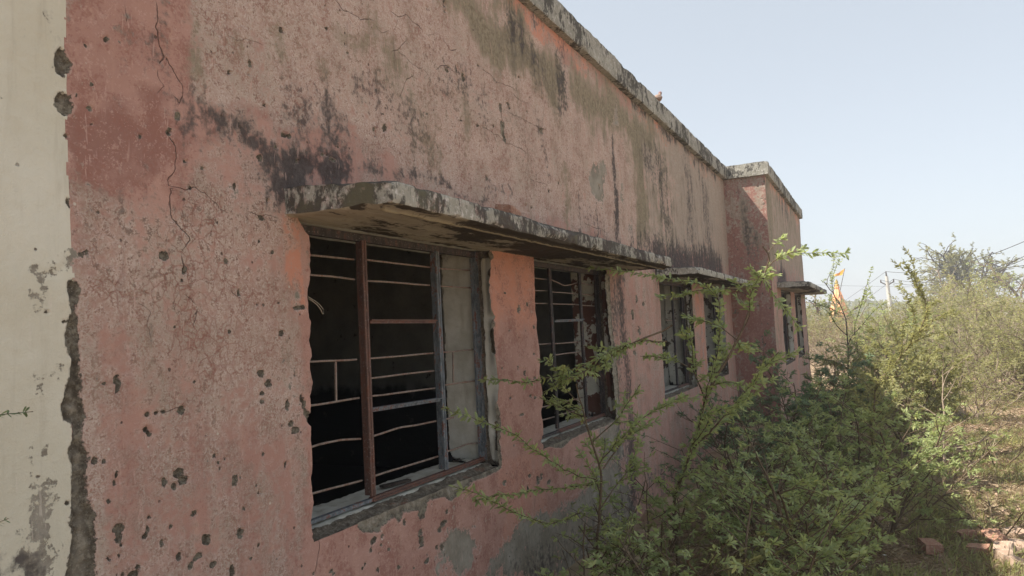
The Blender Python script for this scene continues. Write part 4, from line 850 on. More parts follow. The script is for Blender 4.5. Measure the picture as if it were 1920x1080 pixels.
# near-left bush with branches lying across the wall
g1 = AX(1100, 960, 4.2)
bush('thorn_bush', (g1[0], g1[1]), 'sparse thorn bush by the wall below the second window, arching branches crossing the pink pier', 'bush', [(200, 40, .7, .008), (240, 60, .6, .007)], K_(dens=[5, 6, 9], size=.042, step=.026), seed=12, mleaf=M_LEAF, guided=[
    ([(g1[0], g1[1], 0), AX(1130, 880, 4.1), AX(1110, 830, 4.05), AX(1092, 770, 4.0), AX(1080, 720, 4.0)], .010, 1),
    ([AX(1250, 640, 4.4), AX(1180, 640, 4.2), AX(1120, 678, 4.0), AX(1040, 705, 3.8), AX(1000, 720, 3.7), AX(905, 712, 3.45)], .005, 3),
    ([AX(1260, 610, 4.4), AX(1190, 640, 4.2), AX(1110, 690, 4.0), AX(1060, 712, 3.8)], .006, 2),
    ([AX(1120, 900, 4.0), AX(1070, 890, 3.7), AX(1010, 850, 3.4), AX(960, 810, 3.2), AX(900, 790, 3.0), AX(828, 762, 2.85)], .004, 3),
    ([AX(1090, 960, 3.9), AX(1030, 985, 3.5), AX(960, 960, 3.2), AX(900, 930, 2.95), AX(850, 912, 2.8)], .005, 3),
    ([AX(1120, 905, 4.0), AX(1060, 915, 3.6), AX(1000, 920, 3.4), AX(890, 938, 3.0)], .004, 3),
    ([AX(1130, 880, 4.1), AX(1170, 820, 4.2), AX(1230, 760, 4.4), AX(1290, 740, 4.6)], .005, 2),
    ([AX(1092, 770, 4.0), AX(1060, 750, 3.9), AX(1030, 740, 3.85), AX(1028, 745, 3.8)], .003, 3),
    ([AX(1110, 830, 4.05), AX(1160, 790, 4.1), AX(1200, 720, 4.2)], .004, 2)])
KD = K_(dens=[10, 11, 15], size=.036, step=.021)
spots = [  # x, y, label, seeds, stems
    (3.55, -1.28, 'leafy thorn bush nearest the camera at the bottom edge, before the dark wall foot', 21, [(0, 60, .95, .011), (70, 55, .85, .01), (150, 50, .85, .01), (215, 45, .9, .01), (285, 55, .8, .01), (330, 45, .9, .01), (180, 75, .8, .01)], M_LEAF),
    (4.6, -1.62, 'broad shaded thorn bush filling the bottom centre right, stems leaning over each other', 22, [(20, 55, 1.0, .012), (80, 60, 1.0, .012), (140, 45, 1.1, .012), (200, 50, .9, .01), (300, 60, .7, .01), (345, 60, .9, .01)], M_LEAF),
    (5.3, -1.25, 'dense thorn bush in the shade before the windowless stretch of the far wall', 23, [(10, 45, 1.0, .013), (60, 60, .9, .012), (120, 50, .9, .012), (190, 45, 1.0, .011), (250, 45, 1.0, .012), (310, 45, 1.0, .01), (0, 80, .8, .012)], M_LEAF),
    (6.5, -1.9, 'wide thorn bush with yellow sunlit tips at the edge of the building shadow', 24, [(15, 40, 1.1, .013), (75, 50, 1.1, .012), (130, 50, 1.1, .012), (200, 45, 1.1, .012), (280, 35, 1.0, .01), (330, 40, 1.1, .01), (240, 60, 1.0, .012)], M_LEAF),
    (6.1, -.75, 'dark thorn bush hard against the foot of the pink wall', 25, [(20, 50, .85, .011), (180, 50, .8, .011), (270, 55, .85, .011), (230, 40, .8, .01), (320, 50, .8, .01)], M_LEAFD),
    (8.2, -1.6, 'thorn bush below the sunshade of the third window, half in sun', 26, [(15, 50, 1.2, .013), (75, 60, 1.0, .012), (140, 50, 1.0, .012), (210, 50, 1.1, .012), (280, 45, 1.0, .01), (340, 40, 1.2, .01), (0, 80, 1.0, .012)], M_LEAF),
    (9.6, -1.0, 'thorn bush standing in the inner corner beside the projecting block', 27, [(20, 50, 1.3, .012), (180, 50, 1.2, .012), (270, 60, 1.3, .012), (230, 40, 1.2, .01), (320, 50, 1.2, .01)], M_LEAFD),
    (10.0, -2.15, 'bright sunlit thorn bush just right of the building end', 28, [(30, 50, 1.5, .014), (80, 60, 1.3, .012), (140, 55, 1.3, .012), (210, 50, 1.3, .012), (280, 50, 1.0, .01), (340, 50, 1.3, .01), (180, 75, 1.4, .012)], M_LEAFY),
    (6.7, -2.62, 'low sunlit thorn bush behind the brick rubble at the lower right', 29, [(10, 30, .6, .009), (60, 45, .6, .008), (120, 35, .7, .009), (200, 40, .5, .008), (270, 30, .6, .008)], M_LEAFY),
    (9.3, -3.0, 'small yellow green thorn bush on the sunny ground right of the shadow', 30, [(20, 35, .6, .008), (90, 45, .6, .008), (150, 45, .6, .008), (220, 40, .6, .008), (300, 35, .5, .008)], M_LEAFY)]
for px, X0, lab, sd, stems, ml in (
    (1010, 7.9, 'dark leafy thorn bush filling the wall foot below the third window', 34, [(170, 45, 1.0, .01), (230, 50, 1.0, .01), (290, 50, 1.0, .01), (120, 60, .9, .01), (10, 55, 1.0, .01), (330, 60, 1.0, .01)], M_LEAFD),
    (1100, 3.75, 'feathery light green thorn bush at the wall foot under the second window', 31, [(180, 50, .55, .007), (240, 55, .6, .007), (300, 50, .6, .007), (120, 60, .5, .007), (10, 60, .65, .008), (210, 70, .6, .007)], M_LEAF),
    (1190, 4.5, 'leafy thorn bush hiding the wall base right of the black drain stain', 32, [(170, 50, .75, .008), (230, 55, .7, .008), (290, 50, .7, .008), (120, 60, .7, .008), (10, 60, .75, .008), (220, 75, .75, .008)], M_LEAF),
    (1330, 4.1, 'thorn bush with fresh yellow green tips in the lower middle', 33, [(170, 55, .8, .009), (230, 55, .75, .008), (290, 50, .75, .008), (110, 60, .7, .008), (20, 55, .8, .008), (330, 60, .75, .008)], M_LEAFY)):
    spots.append((X0, float(AX(px, 1000, X0)[1]) if px > 1050 else -.55, lab, sd, stems, ml))
for x, y, lab, sd, stems, ml in spots:
    bush('thorn_bush', (x, y), lab, 'bush', stems, KD if x < 7 else K_(dens=[9, 11, 12], size=.058, step=.028), ml, seed=sd, cap=7500 if x < 7 else 6000, per=6, hexa=x < 6)
# saplings between the near bushes and the scrub field
gA = AX(1592, 760, 11.0)
bush('sapling', (gA[0], gA[1]), 'dark stemmed thin sapling in front of the orange temple spire', 'sapling', [], K_(dens=[6, 7, 7], size=.035, step=.04), M_LEAF, M_DARKB, seed=41, guided=[
    ([(gA[0], gA[1], 0), AX(1592, 720, 11), AX(1590, 660, 11), AX(1588, 600, 11), AX(1570, 560, 11), AX(1545, 528, 11)], .014, 1),
    ([AX(1593, 700, 11), AX(1612, 665, 11), AX(1650, 640, 11)], .007, 2), ([AX(1592, 715, 11), AX(1575, 680, 11), AX(1552, 645, 11)], .007, 2),
    ([AX(1610, 670, 11), AX(1600, 615, 11), AX(1614, 575, 11), AX(1622, 545, 11), AX(1628, 525, 11)], .006, 2)])
gB = AX(1625, 760, 8.0)
bush('sapling', (gB[0], gB[1]), 'pale green leafy plume of a shoot rising at an angle toward the electricity pole', 'sapling', [], K_(dens=[6, 9, 16], size=.042, step=.024), M_LEAFY, M_STEM, seed=42, guided=[
    ([(gB[0], gB[1], 0), AX(1640, 720, 8), AX(1690, 670, 8), AX(1722, 625, 8), AX(1740, 590, 8), AX(1736, 560, 8), AX(1728, 545, 8)], .010, 2),
    ([AX(1690, 672, 8), AX(1680, 630, 8), AX(1668, 600, 8)], .004, 3), ([AX(1650, 710, 8), AX(1700, 700, 8), AX(1745, 690, 8)], .005, 2)])
gC = AX(1775, 820, 8.6)
bush('dry_bush', (gC[0], gC[1]), 'half dry twiggy bush with a pale bundled stem beside the dark hollow in the scrub', 'bush', [(90, 60, .9, .009), (270, 50, .8, .008), (0, 75, 1.1, .012), (180, 60, .8, .008), (230, 50, .8, .008)], K_(dens=[6, 6, 8], size=.04, step=.02), M_LEAFY, M_TWIG, seed=43, cap=3000, hexa=False)

# left edge: twigs of a plant standing out of the frame
h0 = AY(-190, 1150, -.42)
bush('thorn_bush', (h0[0], h0[1]), 'small leafy twigs poking in at the left edge before the cream wall', 'bush', [], K_(size=.016, step=.011, dens=[4, 4, 5]), M_LEAFD, seed=51, guided=[
    ([(h0[0], h0[1], 0), AY(-160, 950, -.42), AY(-90, 800, -.42), AY(-40, 764, -.42), AY(20, 762, -.42), AY(62, 772, -.42)], .004, 3),
    ([(h0[0], h0[1], 0), AY(-140, 1050, -.42), AY(-60, 990, -.42), AY(-20, 980, -.42), AY(16, 972, -.42)], .003, 3)], per=4)

# scrub field behind: a few grown shapes copied as single bushes
KS = K_(seg=[.16, .14, .12], wander=[.16, .2, .24], up=[.03, .02, 0], droop=[.05, .06, .06], sides=[4, 3, 3], leaf_from=1, dens=[6, 8], ratio=[(.35, .65), (.3, .55)], flat=1.2)
def scrub_proto(seed, mleaf, mst, step, size, cap, h=1.6):
    root = empty('scrub_bush'); pl = Plant(seed); r = pl.r
    for i in range(15):
        az = i*360/15+r.uniform(-15, 15); el = r.uniform(28, 85)
        d = (math.cos(rad(az))*math.cos(rad(el)), math.sin(rad(az))*math.cos(rad(el)), math.sin(rad(el)))
        pl.grow((r.uniform(-.2, .2), r.uniform(-.2, .2), 0), d, h*r.uniform(.7, 1.15), .012, 0, dict(KS, step=step, size=size))
    pl.build(root, mleaf, mst, 3, False, .4, cap=cap); return root
protos = [scrub_proto(61, M_LEAFY, M_TWIG, .07, .05, 2600), scrub_proto(62, M_LEAFB, M_TWIG, .16, .045, 1300), scrub_proto(63, M_LEAF, M_STEM, .05, .055, 3800), scrub_proto(64, M_LEAFY, M_STEM, .05, .06, 3200, 1.9)]
LAB = ['pale olive scrub bush', 'bare grey brown scrub bush', 'fresh green scrub bush', 'tall yellow green scrub bush']
BAND = ['in the front row', 'in the second rows', 'in the middle field', 'near the skyline']; SIDE = ['right of the pole', 'left of the pole']
used = set()
def copy_tree(o, parent=None):
    c = o.copy(); COL.objects.link(c); c.parent = parent
    for ch in [k for k in bpy.data.objects if k.parent == o]: copy_tree(ch, c)
    return c
KIDS = {id(p): list(p.children) for p in protos}
def place(kind, x, y, sc, rz, sz=1.0):
    p = protos[kind]
    if kind not in used: used.add(kind); c = p
    else:
        c = p.copy(); COL.objects.link(c)
        for ch in [k for k in p.children]:
            q = ch.copy(); COL.objects.link(q); q.parent = c
    c.location = (x, y, float(gz(x, y))-.05); c.rotation_euler = (0, 0, rz); c.scale = (sc, sc, sc*sz); 
    bi = 0 if x < 18 else 1 if x < 27 else 2 if x < 42 else 3; si = 0 if (y+1.95)/x < -.045 else 1
    lab = LAB[kind]+', '+BAND[bi]+', '+SIDE[si]; tag(c, lab, 'bush', lab.replace('bush', 'bushes')); return c
rr = random.Random(99)
def ray_y(px, x): return AX(px, 640, x)[1]
pl_list = []
for x, n in ((14.5, 2), (17, 4), (19.5, 5), (22.5, 6), (26, 7), (30, 8), (35, 9), (41, 10), (48, 11), (57, 12), (68, 12)):
    yl = ray_y(1515, x) if x > 17.5 else -2.6-(x-12)*.1; yr = ray_y(1990, x)
    for i in range(n):
        y = yl+(yr-yl)*(i+rr.uniform(.1, .9))/n; xx = x+rr.uniform(-1.3, 1.3)
        if x < 16 and y < -3.4 and i == n-1: continue
        kd = rr.choices([0, 1, 2, 3], [6, 8, 1, 3])[0]
        if kd == 2 and x > 20 and rr.random() < .5: kd = 1
        fr = (y-yl)/(yr-yl); sc = rr.uniform(.75, 1.15)*(1.0 if x < 30 else 1.1)*(1+.5*float(sstep(fr, .46, .64)*(1-sstep(fr, .72, .80)))*(x > 18))*(.8 if fr > .78 and x > 18 else 1); place(kd, xx, y, sc, rr.uniform(0, 6.28), rr.uniform(.8, 1.15))

# trees
def tree(name, loc, label, seed, h, K, mleaf, mbark, trunk_r, limbs, cap=None, per=4):
    root = empty(name, (loc[0], loc[1], float(gz(loc[0], loc[1]))-.1)); tag(root, label, 'tree'); pl = Plant(seed); r = pl.r
    tr = MB(); P, D = pl.path((0, 0, 0), (r.uniform(-.15, .15), r.uniform(-.15, .15), 1), h*.36, .3, .06, .02, 0); tr.tube(P, np.linspace(trunk_r, trunk_r*.7, len(P)), 8); tr.build('trunk', mbark, root, True)
    for i in range(limbs):
        az = i*360/limbs+r.uniform(-20, 20); el = r.uniform(15, 70); d = (math.cos(rad(az))*math.cos(rad(el)), math.sin(rad(az))*math.cos(rad(el)), math.sin(rad(el)))
        pl.grow(P[-1-(i % 2)], d, h*r.uniform(.48, .66), trunk_r*.5, 0, K)
    pl.build(root, mleaf, mbark, per, False, .5, name='crown', cap=cap); return root
KT = dict(seg=[.3, .24, .18, .14], wander=[.2, .24, .26, .2], up=[.05, .04, .03, 0], droop=[.02, .03, .04, .04], sides=[6, 5, 4, 3], leaf_from=2, step=.09, size=.11, dens=[2.6, 3.2, 4.2], flat=1.4, ang=(30, 70), ratio=[(.4, .7), (.4, .65), (.35, .6)], rr=.55)
T0 = AX(1832, 600, 62)
tree('bare_tree', (62, T0[1]), 'wide half bare tree with twisting dark limbs on the skyline', 71, 7.2, KT, M_LEAFY, M_DARKB, .2, 9, cap=14000)
KT2 = dict(KT, step=.10, size=.15, dens=[2.0, 2.4, 3.6])
T1 = AX(1915, 600, 56); tree('green_tree', (56, T1[1]), 'dense green tree at the right edge beside the white house', 72, 5.4, KT2, M_LEAF, M_STEM, .2, 7, cap=14000)
T2 = AX(1560, 600, 44); tree('green_tree', (44, T2[1]), 'bushy green tree behind the orange temple spire near the building end', 73, 3.6, KT2, M_LEAF, M_STEM, .16, 7, cap=9000)
T3 = AX(1775, 600, 50); tree('small_tree', (50, T3[1]), 'low pale tree left of the half bare one on the skyline', 74, 4.3, dict(KT2, step=.2), M_LEAFY, M_TWIG, .14, 7, cap=6000)
# far wooded line
fw = Plant(90); g = fw.np
N = 24000; xx = g.uniform(150, 260, N); yy = (g.uniform(-.20, .10, N))*xx-1.9; zz = g.random(N)**1.5*(2.0+2.5*vn(yy*.12, 0, 0, 5))
fw.P = [np.stack([xx, yy, zz], 1)]; fw.D = [g.normal(0, 1, (N, 3))]; fw.S = [np.full(N, .9)]; fw.st.tube([(160, -20, 0), (160, -20, .5)], .2, 4)
P_ = np.concatenate(fw.P); V_ = []
for k in range(1):
    a = g.normal(0, .5, (N, 3)); b = g.normal(0, .5, (N, 3)); V_.append(np.stack([P_-a*.6, P_+b*.6, P_+a*.6, P_-b*.6], 1))
V_ = np.concatenate(V_); tag(mesh_np('distant_wood', V_.reshape(-1, 3), np.arange(len(V_)*4).reshape(-1, 4), M_LEAFY, None, False, {'tint': np.repeat(g.random(len(V_))*.5, 4)}), 'low band of distant scrub woodland closing the field at the horizon', 'woodland', kind='stuff')

# ------------------------------------------------------------------ far things
M_WHITE = simple('white_wash', (.70, .68, .63), (.80, .78, .73), 2); M_DARK = simple('dark_void', (.02, .02, .02), (.04, .04, .04), 5)
M_ORANGE = simple('orange_paint', (.80, .36, .17), (.86, .47, .27), 3); M_GOLD = simple('brass', (.55, .36, .10), (.62, .45, .16), 6)
M_RED = simple('red_cloth', (.55, .05, .03), (.70, .10, .04), 4); M_SAFF = simple('saffron_cloth', (.72, .24, .04), (.82, .40, .06), 4); M_YEL = simple('yellow_cloth', (.80, .55, .08), (.82, .62, .15), 4)
M_POLE = simple('pole_concrete', (.42, .41, .38), (.52, .51, .47), 3); M_WIRE = simple('wire', (.05, .05, .05), (.09, .09, .09), 3)
XT = 52.0; tb = AX(1574, 600, XT)
tmp = empty('temple_spire', (XT, tb[1], 0)); tag(tmp, 'small orange painted temple spire rising out of the scrub', 'temple')
prof = [(.95, 0.0), (.95, .9), (1.02, .95), (1.02, 1.1), (.80, 1.15), (.78, 1.5), (.70, 1.55), (.66, 2.0), (.56, 2.4), (.44, 2.8), (.31, 3.1), (.17, 3.35), (.22, 3.40), (.22, 3.48), (.10, 3.52)]
def lathe(prof, sides=16, flute=0.0, sq=0.0):
    V = []; Q = []
    for r_, z_ in prof:
        for k in range(sides):
            a = 2*math.pi*k/sides; q = r_*(1+flute*(1 if k % 2 else -1)); V.append((q*math.cos(a), q*math.sin(a), z_))
    for i in range(len(prof)-1):
        for k in range(sides): Q.append((i*sides+k, i*sides+(k+1) % sides, (i+1)*sides+(k+1) % sides, (i+1)*sides+k))
    return np.array(V), np.array(Q)
s_ = .72
V0, Q0 = lathe([(a*s_, b) for a, b in prof], 16, .07); mesh_np('spire', V0, Q0, M_ORANGE, tmp)
V0, Q0 = lathe([(.09, 3.5), (.16, 3.6), (.05, 3.68), (.11, 3.75), (.02, 3.95)], 10); mesh_np('finial', V0, Q0, M_GOLD, tmp, True)
for k in range(4):
    m = MB(); a = k*math.pi/2; 
    for j, (r_, z_) in enumerate([(.60*s_+.05, 1.3), (.58*s_+.03, 1.7), (.52*s_+.03, 2.05)]): m.box(-.10+j*.02, .10-j*.02, -r_-.10, -r_+.05, z_-.14, z_+.14, Matrix.Rotation(a, 4, 'Z'))
    m.build('niche', M_ORANGE, tmp)
def pennant(name, base, top, flagpts, label, mats, px_w):
    r0 = empty(name, tuple(base)); tag(r0, label, 'flag'); b = np.array(base, float)
    m = MB(); m.tube([(0, 0, 0), np.array(top)-b], [.022, .014], 6); m.build('pole', M_DARKB, r0, True)
    P = np.array(flagpts)-b; n = 10; a0, a1, tip = P; V = []; Q = []
    for i in range(n+1):
        t = i/n; u = a0*(1-t)+tip*t; w = a1*(1-t)+tip*t*1.0; wob = np.array([.10*math.sin(t*7), 0, .05*math.sin(t*9)])*t
        for q in (u+wob, (u*.5+w*.5)+wob, w+wob): V.append(q)
    for i in range(n):
        for k in range(2): Q.append((i*3+k, (i+1)*3+k, (i+1)*3+k+1, i*3+k+1))
    V = np.array(V); T_ = np.array([.012, 0, 0]); V2 = np.concatenate([V-T_, V+T_]); Q = np.array(Q); mesh_np('cloth', V2, np.concatenate([Q, Q[:, ::-1]+len(V)]), mats[0], r0)
    e = MB(); e.tube([a1, (a1+tip)/2+np.array([.0, 0, -.01]), tip], .022, 4); e.build('hem', mats[1], r0)
pennant('flag', AX(1572, 560, XT-.3), AX(1584, 503, XT-.3), [AX(1583.5, 504, XT-.3), AX(1579.5, 515, XT-.3), AX(1562.5, 517.5, XT-.3)], 'long saffron pennant with yellow hem flying from the tall leaning pole on the temple', (M_SAFF, M_YEL), 0)
pennant('flag', AX(1566, 570, XT+.3), AX(1565, 532, XT+.3), [AX(1565.2, 540, XT+.3), AX(1570.5, 538.5, XT+.3), AX(1570.5, 527.5, XT+.3)], 'small red pennant just above the temple finial', (M_RED, M_SAFF), 0)
# electricity poles and wires
XP = 50.0
def epole(x, pb, pt, label, sc=1.0):
    b = AX(*pb, x); b[2] = 0; tp = AX(*pt, x); r0 = empty('electricity_pole', tuple(b)); tag(r0, label, 'pole', None); d = tp-b; L = np.linalg.norm(d); u = d/L
    m = MB(); m.tube([(0, 0, 0), d*.5, d*.93], [.15*sc, .12*sc, .085*sc], 8); m.build('post', M_POLE, r0)
    m = MB(); m.tube([d*.93, d], [.045, .03], 6); m.build('spike', M_DARKB, r0); c = d*.80
    m = MB(); ends = []
    for sg in (-1, 1):
        e = c+np.array([0, sg*.34*sc, .20*sc]); m.tube([c, e], [.035*sc, .03*sc], 5); ends.append(b+e+np.array([0, 0, .15*sc])); i_ = MB(); i_.tube([e-np.array([0, 0, .04]), e+np.array([0, 0, .07*sc]), e+np.array([0, 0, .15*sc])], [.03*sc, .04*sc, .02*sc], 6); i_.build('insulator', M_DARKB, r0)
    m.build('cross_arm', M_DARKB, r0); return tp, ends
# far end of a leaning post seen from the ground
_b = AX(1674, 612, XP); _k = at(1674, 612, 'x', XP)
t1, e1 = epole(XP, (1677, 640), (1661, 509), 'leaning concrete electricity pole with a V shaped arm against the sky')
t2, e2 = epole(230.0, (1664, 600), (1662, 566), 'faint far electricity pole left behind the leaning one', .8)
def wire(a, b, sag, r, label):
    a, b = np.array(a), np.array(b); t = np.linspace(0, 1, 40); P = a[None]*(1-t)[:, None]+b[None]*t[:, None]; P[:, 2] -= sag*4*t*(1-t)
    o = MB(); o.tube(P-a, r, 4); q = o.build('power_wire', M_WIRE, None, True); q.location = tuple(a); tag(q, label, 'wire', 'overhead power wires')
near = lambda px, py, x: AX(px, py, x)
wire(t1, near(1960, 435, 30), .5, .012, 'top power wire swooping from the pole tip to the upper right')
wire(e1[0], near(1960, 462, 30), .6, .011, 'power wire from the near arm rising to the right behind the bare tree')
wire(e1[1], near(1960, 468, 31), .7, .011, 'power wire running close below its neighbour at the right')
wire(t1, near(1500, 612, 120), .3, .012, 'power wire falling left from the pole tip behind the temple flag')
wire(e1[0], near(1500, 640, 118), .3, .012, 'lower power wire falling left from the pole arm')
wire(near(1530, 534, 100), near(1960, 534, 110), .25, .014, 'thin level power wire crossing behind the flags')
wire(near(1880, 530, 45), near(1960, 496, 38), .1, .011, 'short power wire above the green tree at the right edge')
# white houses among the trees
def house(x, pl, pr, zt, zb, label, win):
    a = AX(pl[0], pl[1], x); b = AX(pr[0], pr[1], x); y1, y0 = a[1], b[1]; h = a[2]
    r0 = empty('white_house', (x, (y0+y1)/2, 0)); tag(r0, label, 'house'); w = abs(y1-y0)/2
    m = MB(); m.box(0, 6, -w, w, -.3, h); m.build('wall', M_WHITE, r0); m = MB(); m.box(-.15, 6.15, -w-.15, w+.15, h+.003, h+.16); m.build('roof', M_POLE, r0)
    for (yy, z0, z1) in win:
        m = MB(); m.box(-.03, .05, yy-.35, yy+.35, z0, z1); q = m.build('window', M_DARK, r0); m = MB(); m.box(-.06, -.032, yy-.02, yy+.02, z0, z1); m.build('mullion', M_WHITE, q)
house(42, (1886, 568), (1960, 568), 0, 0, 'white flat roofed house showing between the trees at the right edge', [(.35, 1.15, 1.5)])
house(78, (1815, 581), (1856, 581), 0, 0, 'low white house half hidden under the half bare tree', [(0, 1.0, 1.5)])

hz = bpy.data.materials.new('haze'); hz.use_nodes = True; hz.node_tree.nodes.clear()
pv = hz.node_tree.nodes.new('ShaderNodeVolumePrincipled'); pv.inputs['Color'].default_value = (.93, .95, 1, 1); pv.inputs['Density'].default_value = .0028; pv.inputs['Anisotropy'].default_value = .2
ho = hz.node_tree.nodes.new('ShaderNodeOutputMaterial'); hz.node_tree.links.new(pv.outputs[0], ho.inputs['Volume'])
m = MB(); m.box(-3050, 3100, -2600, 2600, -1.6, 12.0); tag(m.build('haze', hz), kind='stuff')

# ------------------------------------------------------------------ small things
# dove on the coping
dv = AX(1240, 190, 7.9); dz = 3.96
D0 = empty('dove', (7.95, .0, dz)); tag(D0, 'small buff dove perched on the mouldy coping, looking right', 'bird')
def skinfig(name, pts, mat, parent):
    V = []; Q = []; s = 10; P = np.array([p[:3] for p in pts], float); r = [p[3] for p in pts]
    V, Q = tube_np(P, r, s); return mesh_np(name, V, Q, mat, parent, True)
M_DOVE = simple('dove_feathers', (.24, .165, .13), (.32, .23, .18), 14); M_DOVEH = simple('dove_head', (.22, .12, .12), (.26, .16, .15), 14)
bd = skinfig('body', [(-.155, .02, .045, .006), (-.12, .015, .05, .016), (-.07, .008, .06, .028), (-.02, .0, .075, .045), (.03, -.005, .09, .050), (.065, -.01, .112, .036), (.082, -.013, .135, .022), (.09, -.015, .155, .021), (.10, -.017, .170, .020), (.115, -.02, .172, .013), (.125, -.021, .169, .003)], M_DOVE, D0)
D0.scale = (.85, .85, .85)
hd = skinfig('head', [(.083, -.014, .150, .012), (.09, -.015, .160, .0225), (.101, -.017, .172, .0235), (.114, -.02, .174, .015), (.121, -.021, .172, .004)], M_DOVEH, D0)
m = MB(); m.tube([(.118, -.021, .171), (.140, -.024, .164)], [.005, .001], 5); m.build('beak', M_DARKB, D0)
for sy in (-.015, .015):
    m = MB(); m.tube([(0, sy, .045), (.003, sy, 0)], .004, 5); m.tube([(-.008, sy, .002), (.02, sy, .002)], .003, 4); m.build('leg', M_DOVEH, D0)
    m = MB(); m.tube([(.05, sy*2.6, .105), (0, sy*3, .085), (-.07, sy*2.0, .062), (-.13, sy*.9, .052)], [.014, .024, .018, .004], 6); m.build('wing', M_DOVE, D0, True)
# brick fragment on the sunshade
M_BRICK = simple('brick_red', (.27, .14, .095), (.36, .21, .15), 14, (.44, .34, .26)); M_BRICKG = simple('brick_dusty', (.33, .225, .165), (.43, .32, .24), 10, (.47, .40, .32))
def rubble(name, loc, size, rot, mat, label, cat, group=None, seed=0):
    V, Q, fm = rough_box(-size[0]/2, size[0]/2, -size[1]/2, size[1]/2, -size[2]/2, size[2]/2, size[0]/8, size[1]/5, size[2]/4, amp=min(size)*.07, chipa=min(size)*.35, seed=seed, fs=22)
    Q2 = []; n = len(V)
    # back face
    o = mesh_np(name, V, Q, [mat, mat], None, False, None, fm)
    bm = bmesh.new(); bm.from_mesh(o.data); bmesh.ops.remove_doubles(bm, verts=bm.verts, dist=min(size)*.06); bmesh.ops.holes_fill(bm, edges=[e for e in bm.edges if e.is_boundary]); bm.to_mesh(o.data); bm.free()
    o.location = loc; o.rotation_euler = rot; tag(o, label, cat, group); return o
p = AY(952, 382, -.33); rubble('broken_brick', (p[0], -.33, 2.20), (.17, .08, .055), (.1, .05, .15), M_BRICK, 'reddish broken brick lying on top of the long sunshade', 'brick', seed=3)
# things on the sill of the first window
p = AY(745, 905, .23); m = MB(); m.box(-.09, .09, -.016, .016, 0, .012); o = m.build('wood_strip', simple('old_wood', (.05, .04, .035), (.10, .08, .065), 20)); o.location = (p[0], .24, .885); o.rotation_euler = (0, 0, -.25); tag(o, 'short dark wooden strip lying on the inner sill of the first window', 'wood')
for k, (px, sz, rz) in enumerate(((860, .09, .4), (880, .06, -.3), (845, .05, .9))):
    p = AY(px, 870, .2); m = MB(); m.box(-sz/2, sz/2, -.02, .02, 0, .008); o = m.build('plaster_flake', M_REV, None); o.location = (p[0], .17+.04*k, .884); o.rotation_euler = (.1*k, .1, rz)
    tag(o, ['longest grey plaster flake lying at the right end of the first window sill', 'small grey plaster flake nearest the right jamb on the first sill', 'smallest plaster flake left of the other two on the first sill'][k], 'plaster flake')
    me = o.data; me.attributes.new('mortar', 'FLOAT', 'POINT')
# wire loop at the left jamb
P = [AY(a, b, .06) for a, b in [(577, 556), (583, 560), (592, 565), (600, 572), (606, 580), (607, 588), (605, 589), (601, 580), (594, 571), (585, 564), (578, 560)]]
m = MB(); m.tube(np.array(P)-P[0], .0016, 5); o = m.build('loose_wire', simple('pale_wire', (.42, .36, .27), (.5, .44, .34), 20), None, True); o.location = tuple(P[0]); tag(o, 'thin pale wire loop sticking out of the left jamb of the first window', 'wire')

# rubble on the sunny ground
def gp(px, py):
    q = at(px, py, 'z', -.05); return q[0], q[1]
br = [(1868, 1018, .20, .3, 'largest reddish brick lump lying under the low bush at the lower right'), (1882, 1042, .22, -.2, 'brick end with a pale top face in the middle of the heap'), (1850, 1000, .16, .8, 'rough red brick piece at the back left of the brick heap'), (1912, 1030, .18, .1, 'brick cut by the right edge of the picture near the bottom'), (1836, 1035, .13, 1.2, 'small brick bit left of the heap, half under dry grass'),
      (1899, 1062, .20, .5, 'lowest brick of the heap near the bottom right corner'), (1745, 1030, .22, .2, 'flat brown brick lying alone in the shade under the broad bush'), (1905, 1000, .12, .7, 'small brick piece behind the edge brick of the heap'), (1810, 1008, .12, .4, 'small brown brick piece between the lone brick and the heap')]
for k, (px, py, s, rz, lab) in enumerate(br):
    x, y = gp(px, py); z = float(gz(x, y)); rubble('broken_brick', (x, y, z+.03), (s, .11, .075), (rr.uniform(-.15, .15), rr.uniform(-.2, .2), rz), M_BRICKG if k % 2 else M_BRICK, lab, 'brick', seed=30+k)
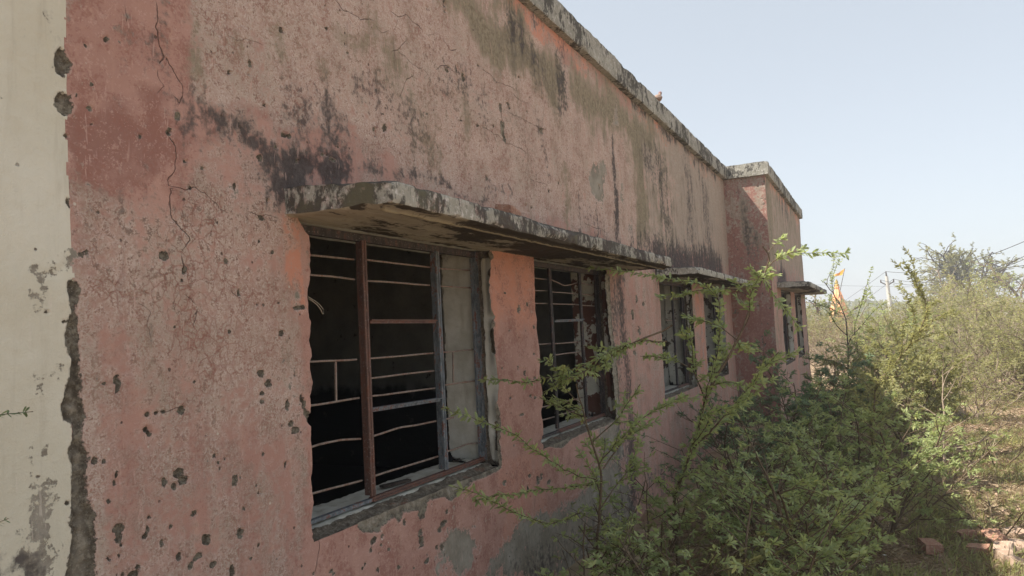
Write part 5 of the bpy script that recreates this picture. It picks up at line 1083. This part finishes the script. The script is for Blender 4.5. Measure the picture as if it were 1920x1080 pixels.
# stones and small litter: nobody could count them
def scatter(name, n, fn, mat, label, cat, smin, smax, seed, flat=.6):
    g = np.random.default_rng(seed); base = np.array([(1, 0, 0), (-1, 0, 0), (0, 1, 0), (0, -1, 0), (0, 0, 1), (0, 0, -1)], float); F = np.array([(0, 2, 4), (2, 1, 4), (1, 3, 4), (3, 0, 4), (2, 0, 5), (1, 2, 5), (3, 1, 5), (0, 3, 5)])
    x, y = fn(g, n); z = gz(x, y); s = g.uniform(smin, smax, n)*g.uniform(.6, 1.3, n); V = base[None]*(1+g.normal(0, .25, (n, 6, 1)))*s[:, None, None]*np.array([1, .8, flat]); a = g.uniform(0, 6.28, n)
    R = np.zeros((n, 3, 3)); R[:, 0, 0] = np.cos(a); R[:, 0, 1] = -np.sin(a); R[:, 1, 0] = np.sin(a); R[:, 1, 1] = np.cos(a); R[:, 2, 2] = 1
    V = np.einsum('nij,nkj->nki', R, V)+np.stack([x, y, z+s*.2], -1)[:, None, :]
    return tag(mesh_np(name, V.reshape(-1, 3), (F[None]+np.arange(n)[:, None, None]*6).reshape(-1, 3), mat, None, False), label, cat, kind='stuff')
scatter('rubble', 3500, lambda g, n: (g.uniform(3.5, 20, n), -.8-g.random(n)*4.5), M_BRICKG, 'scattered brick crumbs and stones over the dry ground', 'rubble', .008, .035, 5)
scatter('pale_litter', 350, lambda g, n: (g.uniform(3.5, 18, n), -1.2-g.random(n)*4.0), M_WHITE, 'bits of pale litter and plaster on the dry ground', 'litter', .008, .03, 6, .15)
def blades(name, n, fn, mat, label, L0, L1, seed, wid=.0035, lie=.5):
    g = np.random.default_rng(seed); x, y = fn(g, n); z = gz(x, y); L = g.uniform(L0, L1, n); a = g.uniform(0, 6.28, n); el = np.clip(g.normal(lie, .4, n), -.05, 1.5)
    d = np.stack([np.cos(a)*np.cos(el), np.sin(a)*np.cos(el), np.sin(el)], 1); w = np.stack([-np.sin(a), np.cos(a), np.zeros(n)], 1)*wid; b = np.stack([x, y, z+.004], 1)
    V = np.stack([b-w, b+w, b+d*(L*.6)[:, None]+w*.8+np.array([0, 0, .0]), b+d*L[:, None]-np.array([0, 0, 1])*(L*.12)[:, None]], 1)
    return tag(mesh_np(name, V.reshape(-1, 3), np.arange(n*4).reshape(-1, 4), mat, None, False, {'tint': np.repeat(g.random(n), 4)}), label, 'grass', kind='stuff')
M_STRAW = leafmat('straw', (.17, .12, .075), (.30, .23, .145), (.42, .35, .22), (.35, .25, .12))
blades('dry_grass', 70000, lambda g, n: (lambda x: (x, -.4-g.random(n)*(1.9+.16*x)))(3.2+g.random(n)**1.3*17), M_STRAW, 'dry grass and dead twigs matting the ground between the bushes', .04, .16, 7, .0028, .25)
def clump(g, n):
    k = g.integers(0, 170, n); cx = 5+17*g.random(170)**1.4; cy = -1.2-g.random(170)*(1.1+.17*cx); return cx[k]+g.normal(0, .14, n), cy[k]+g.normal(0, .14, n)
blades('green_weeds', 30000, clump, M_LEAFY, 'low green weeds growing in patches on the dry ground', .03, .12, 8, .005, .8)
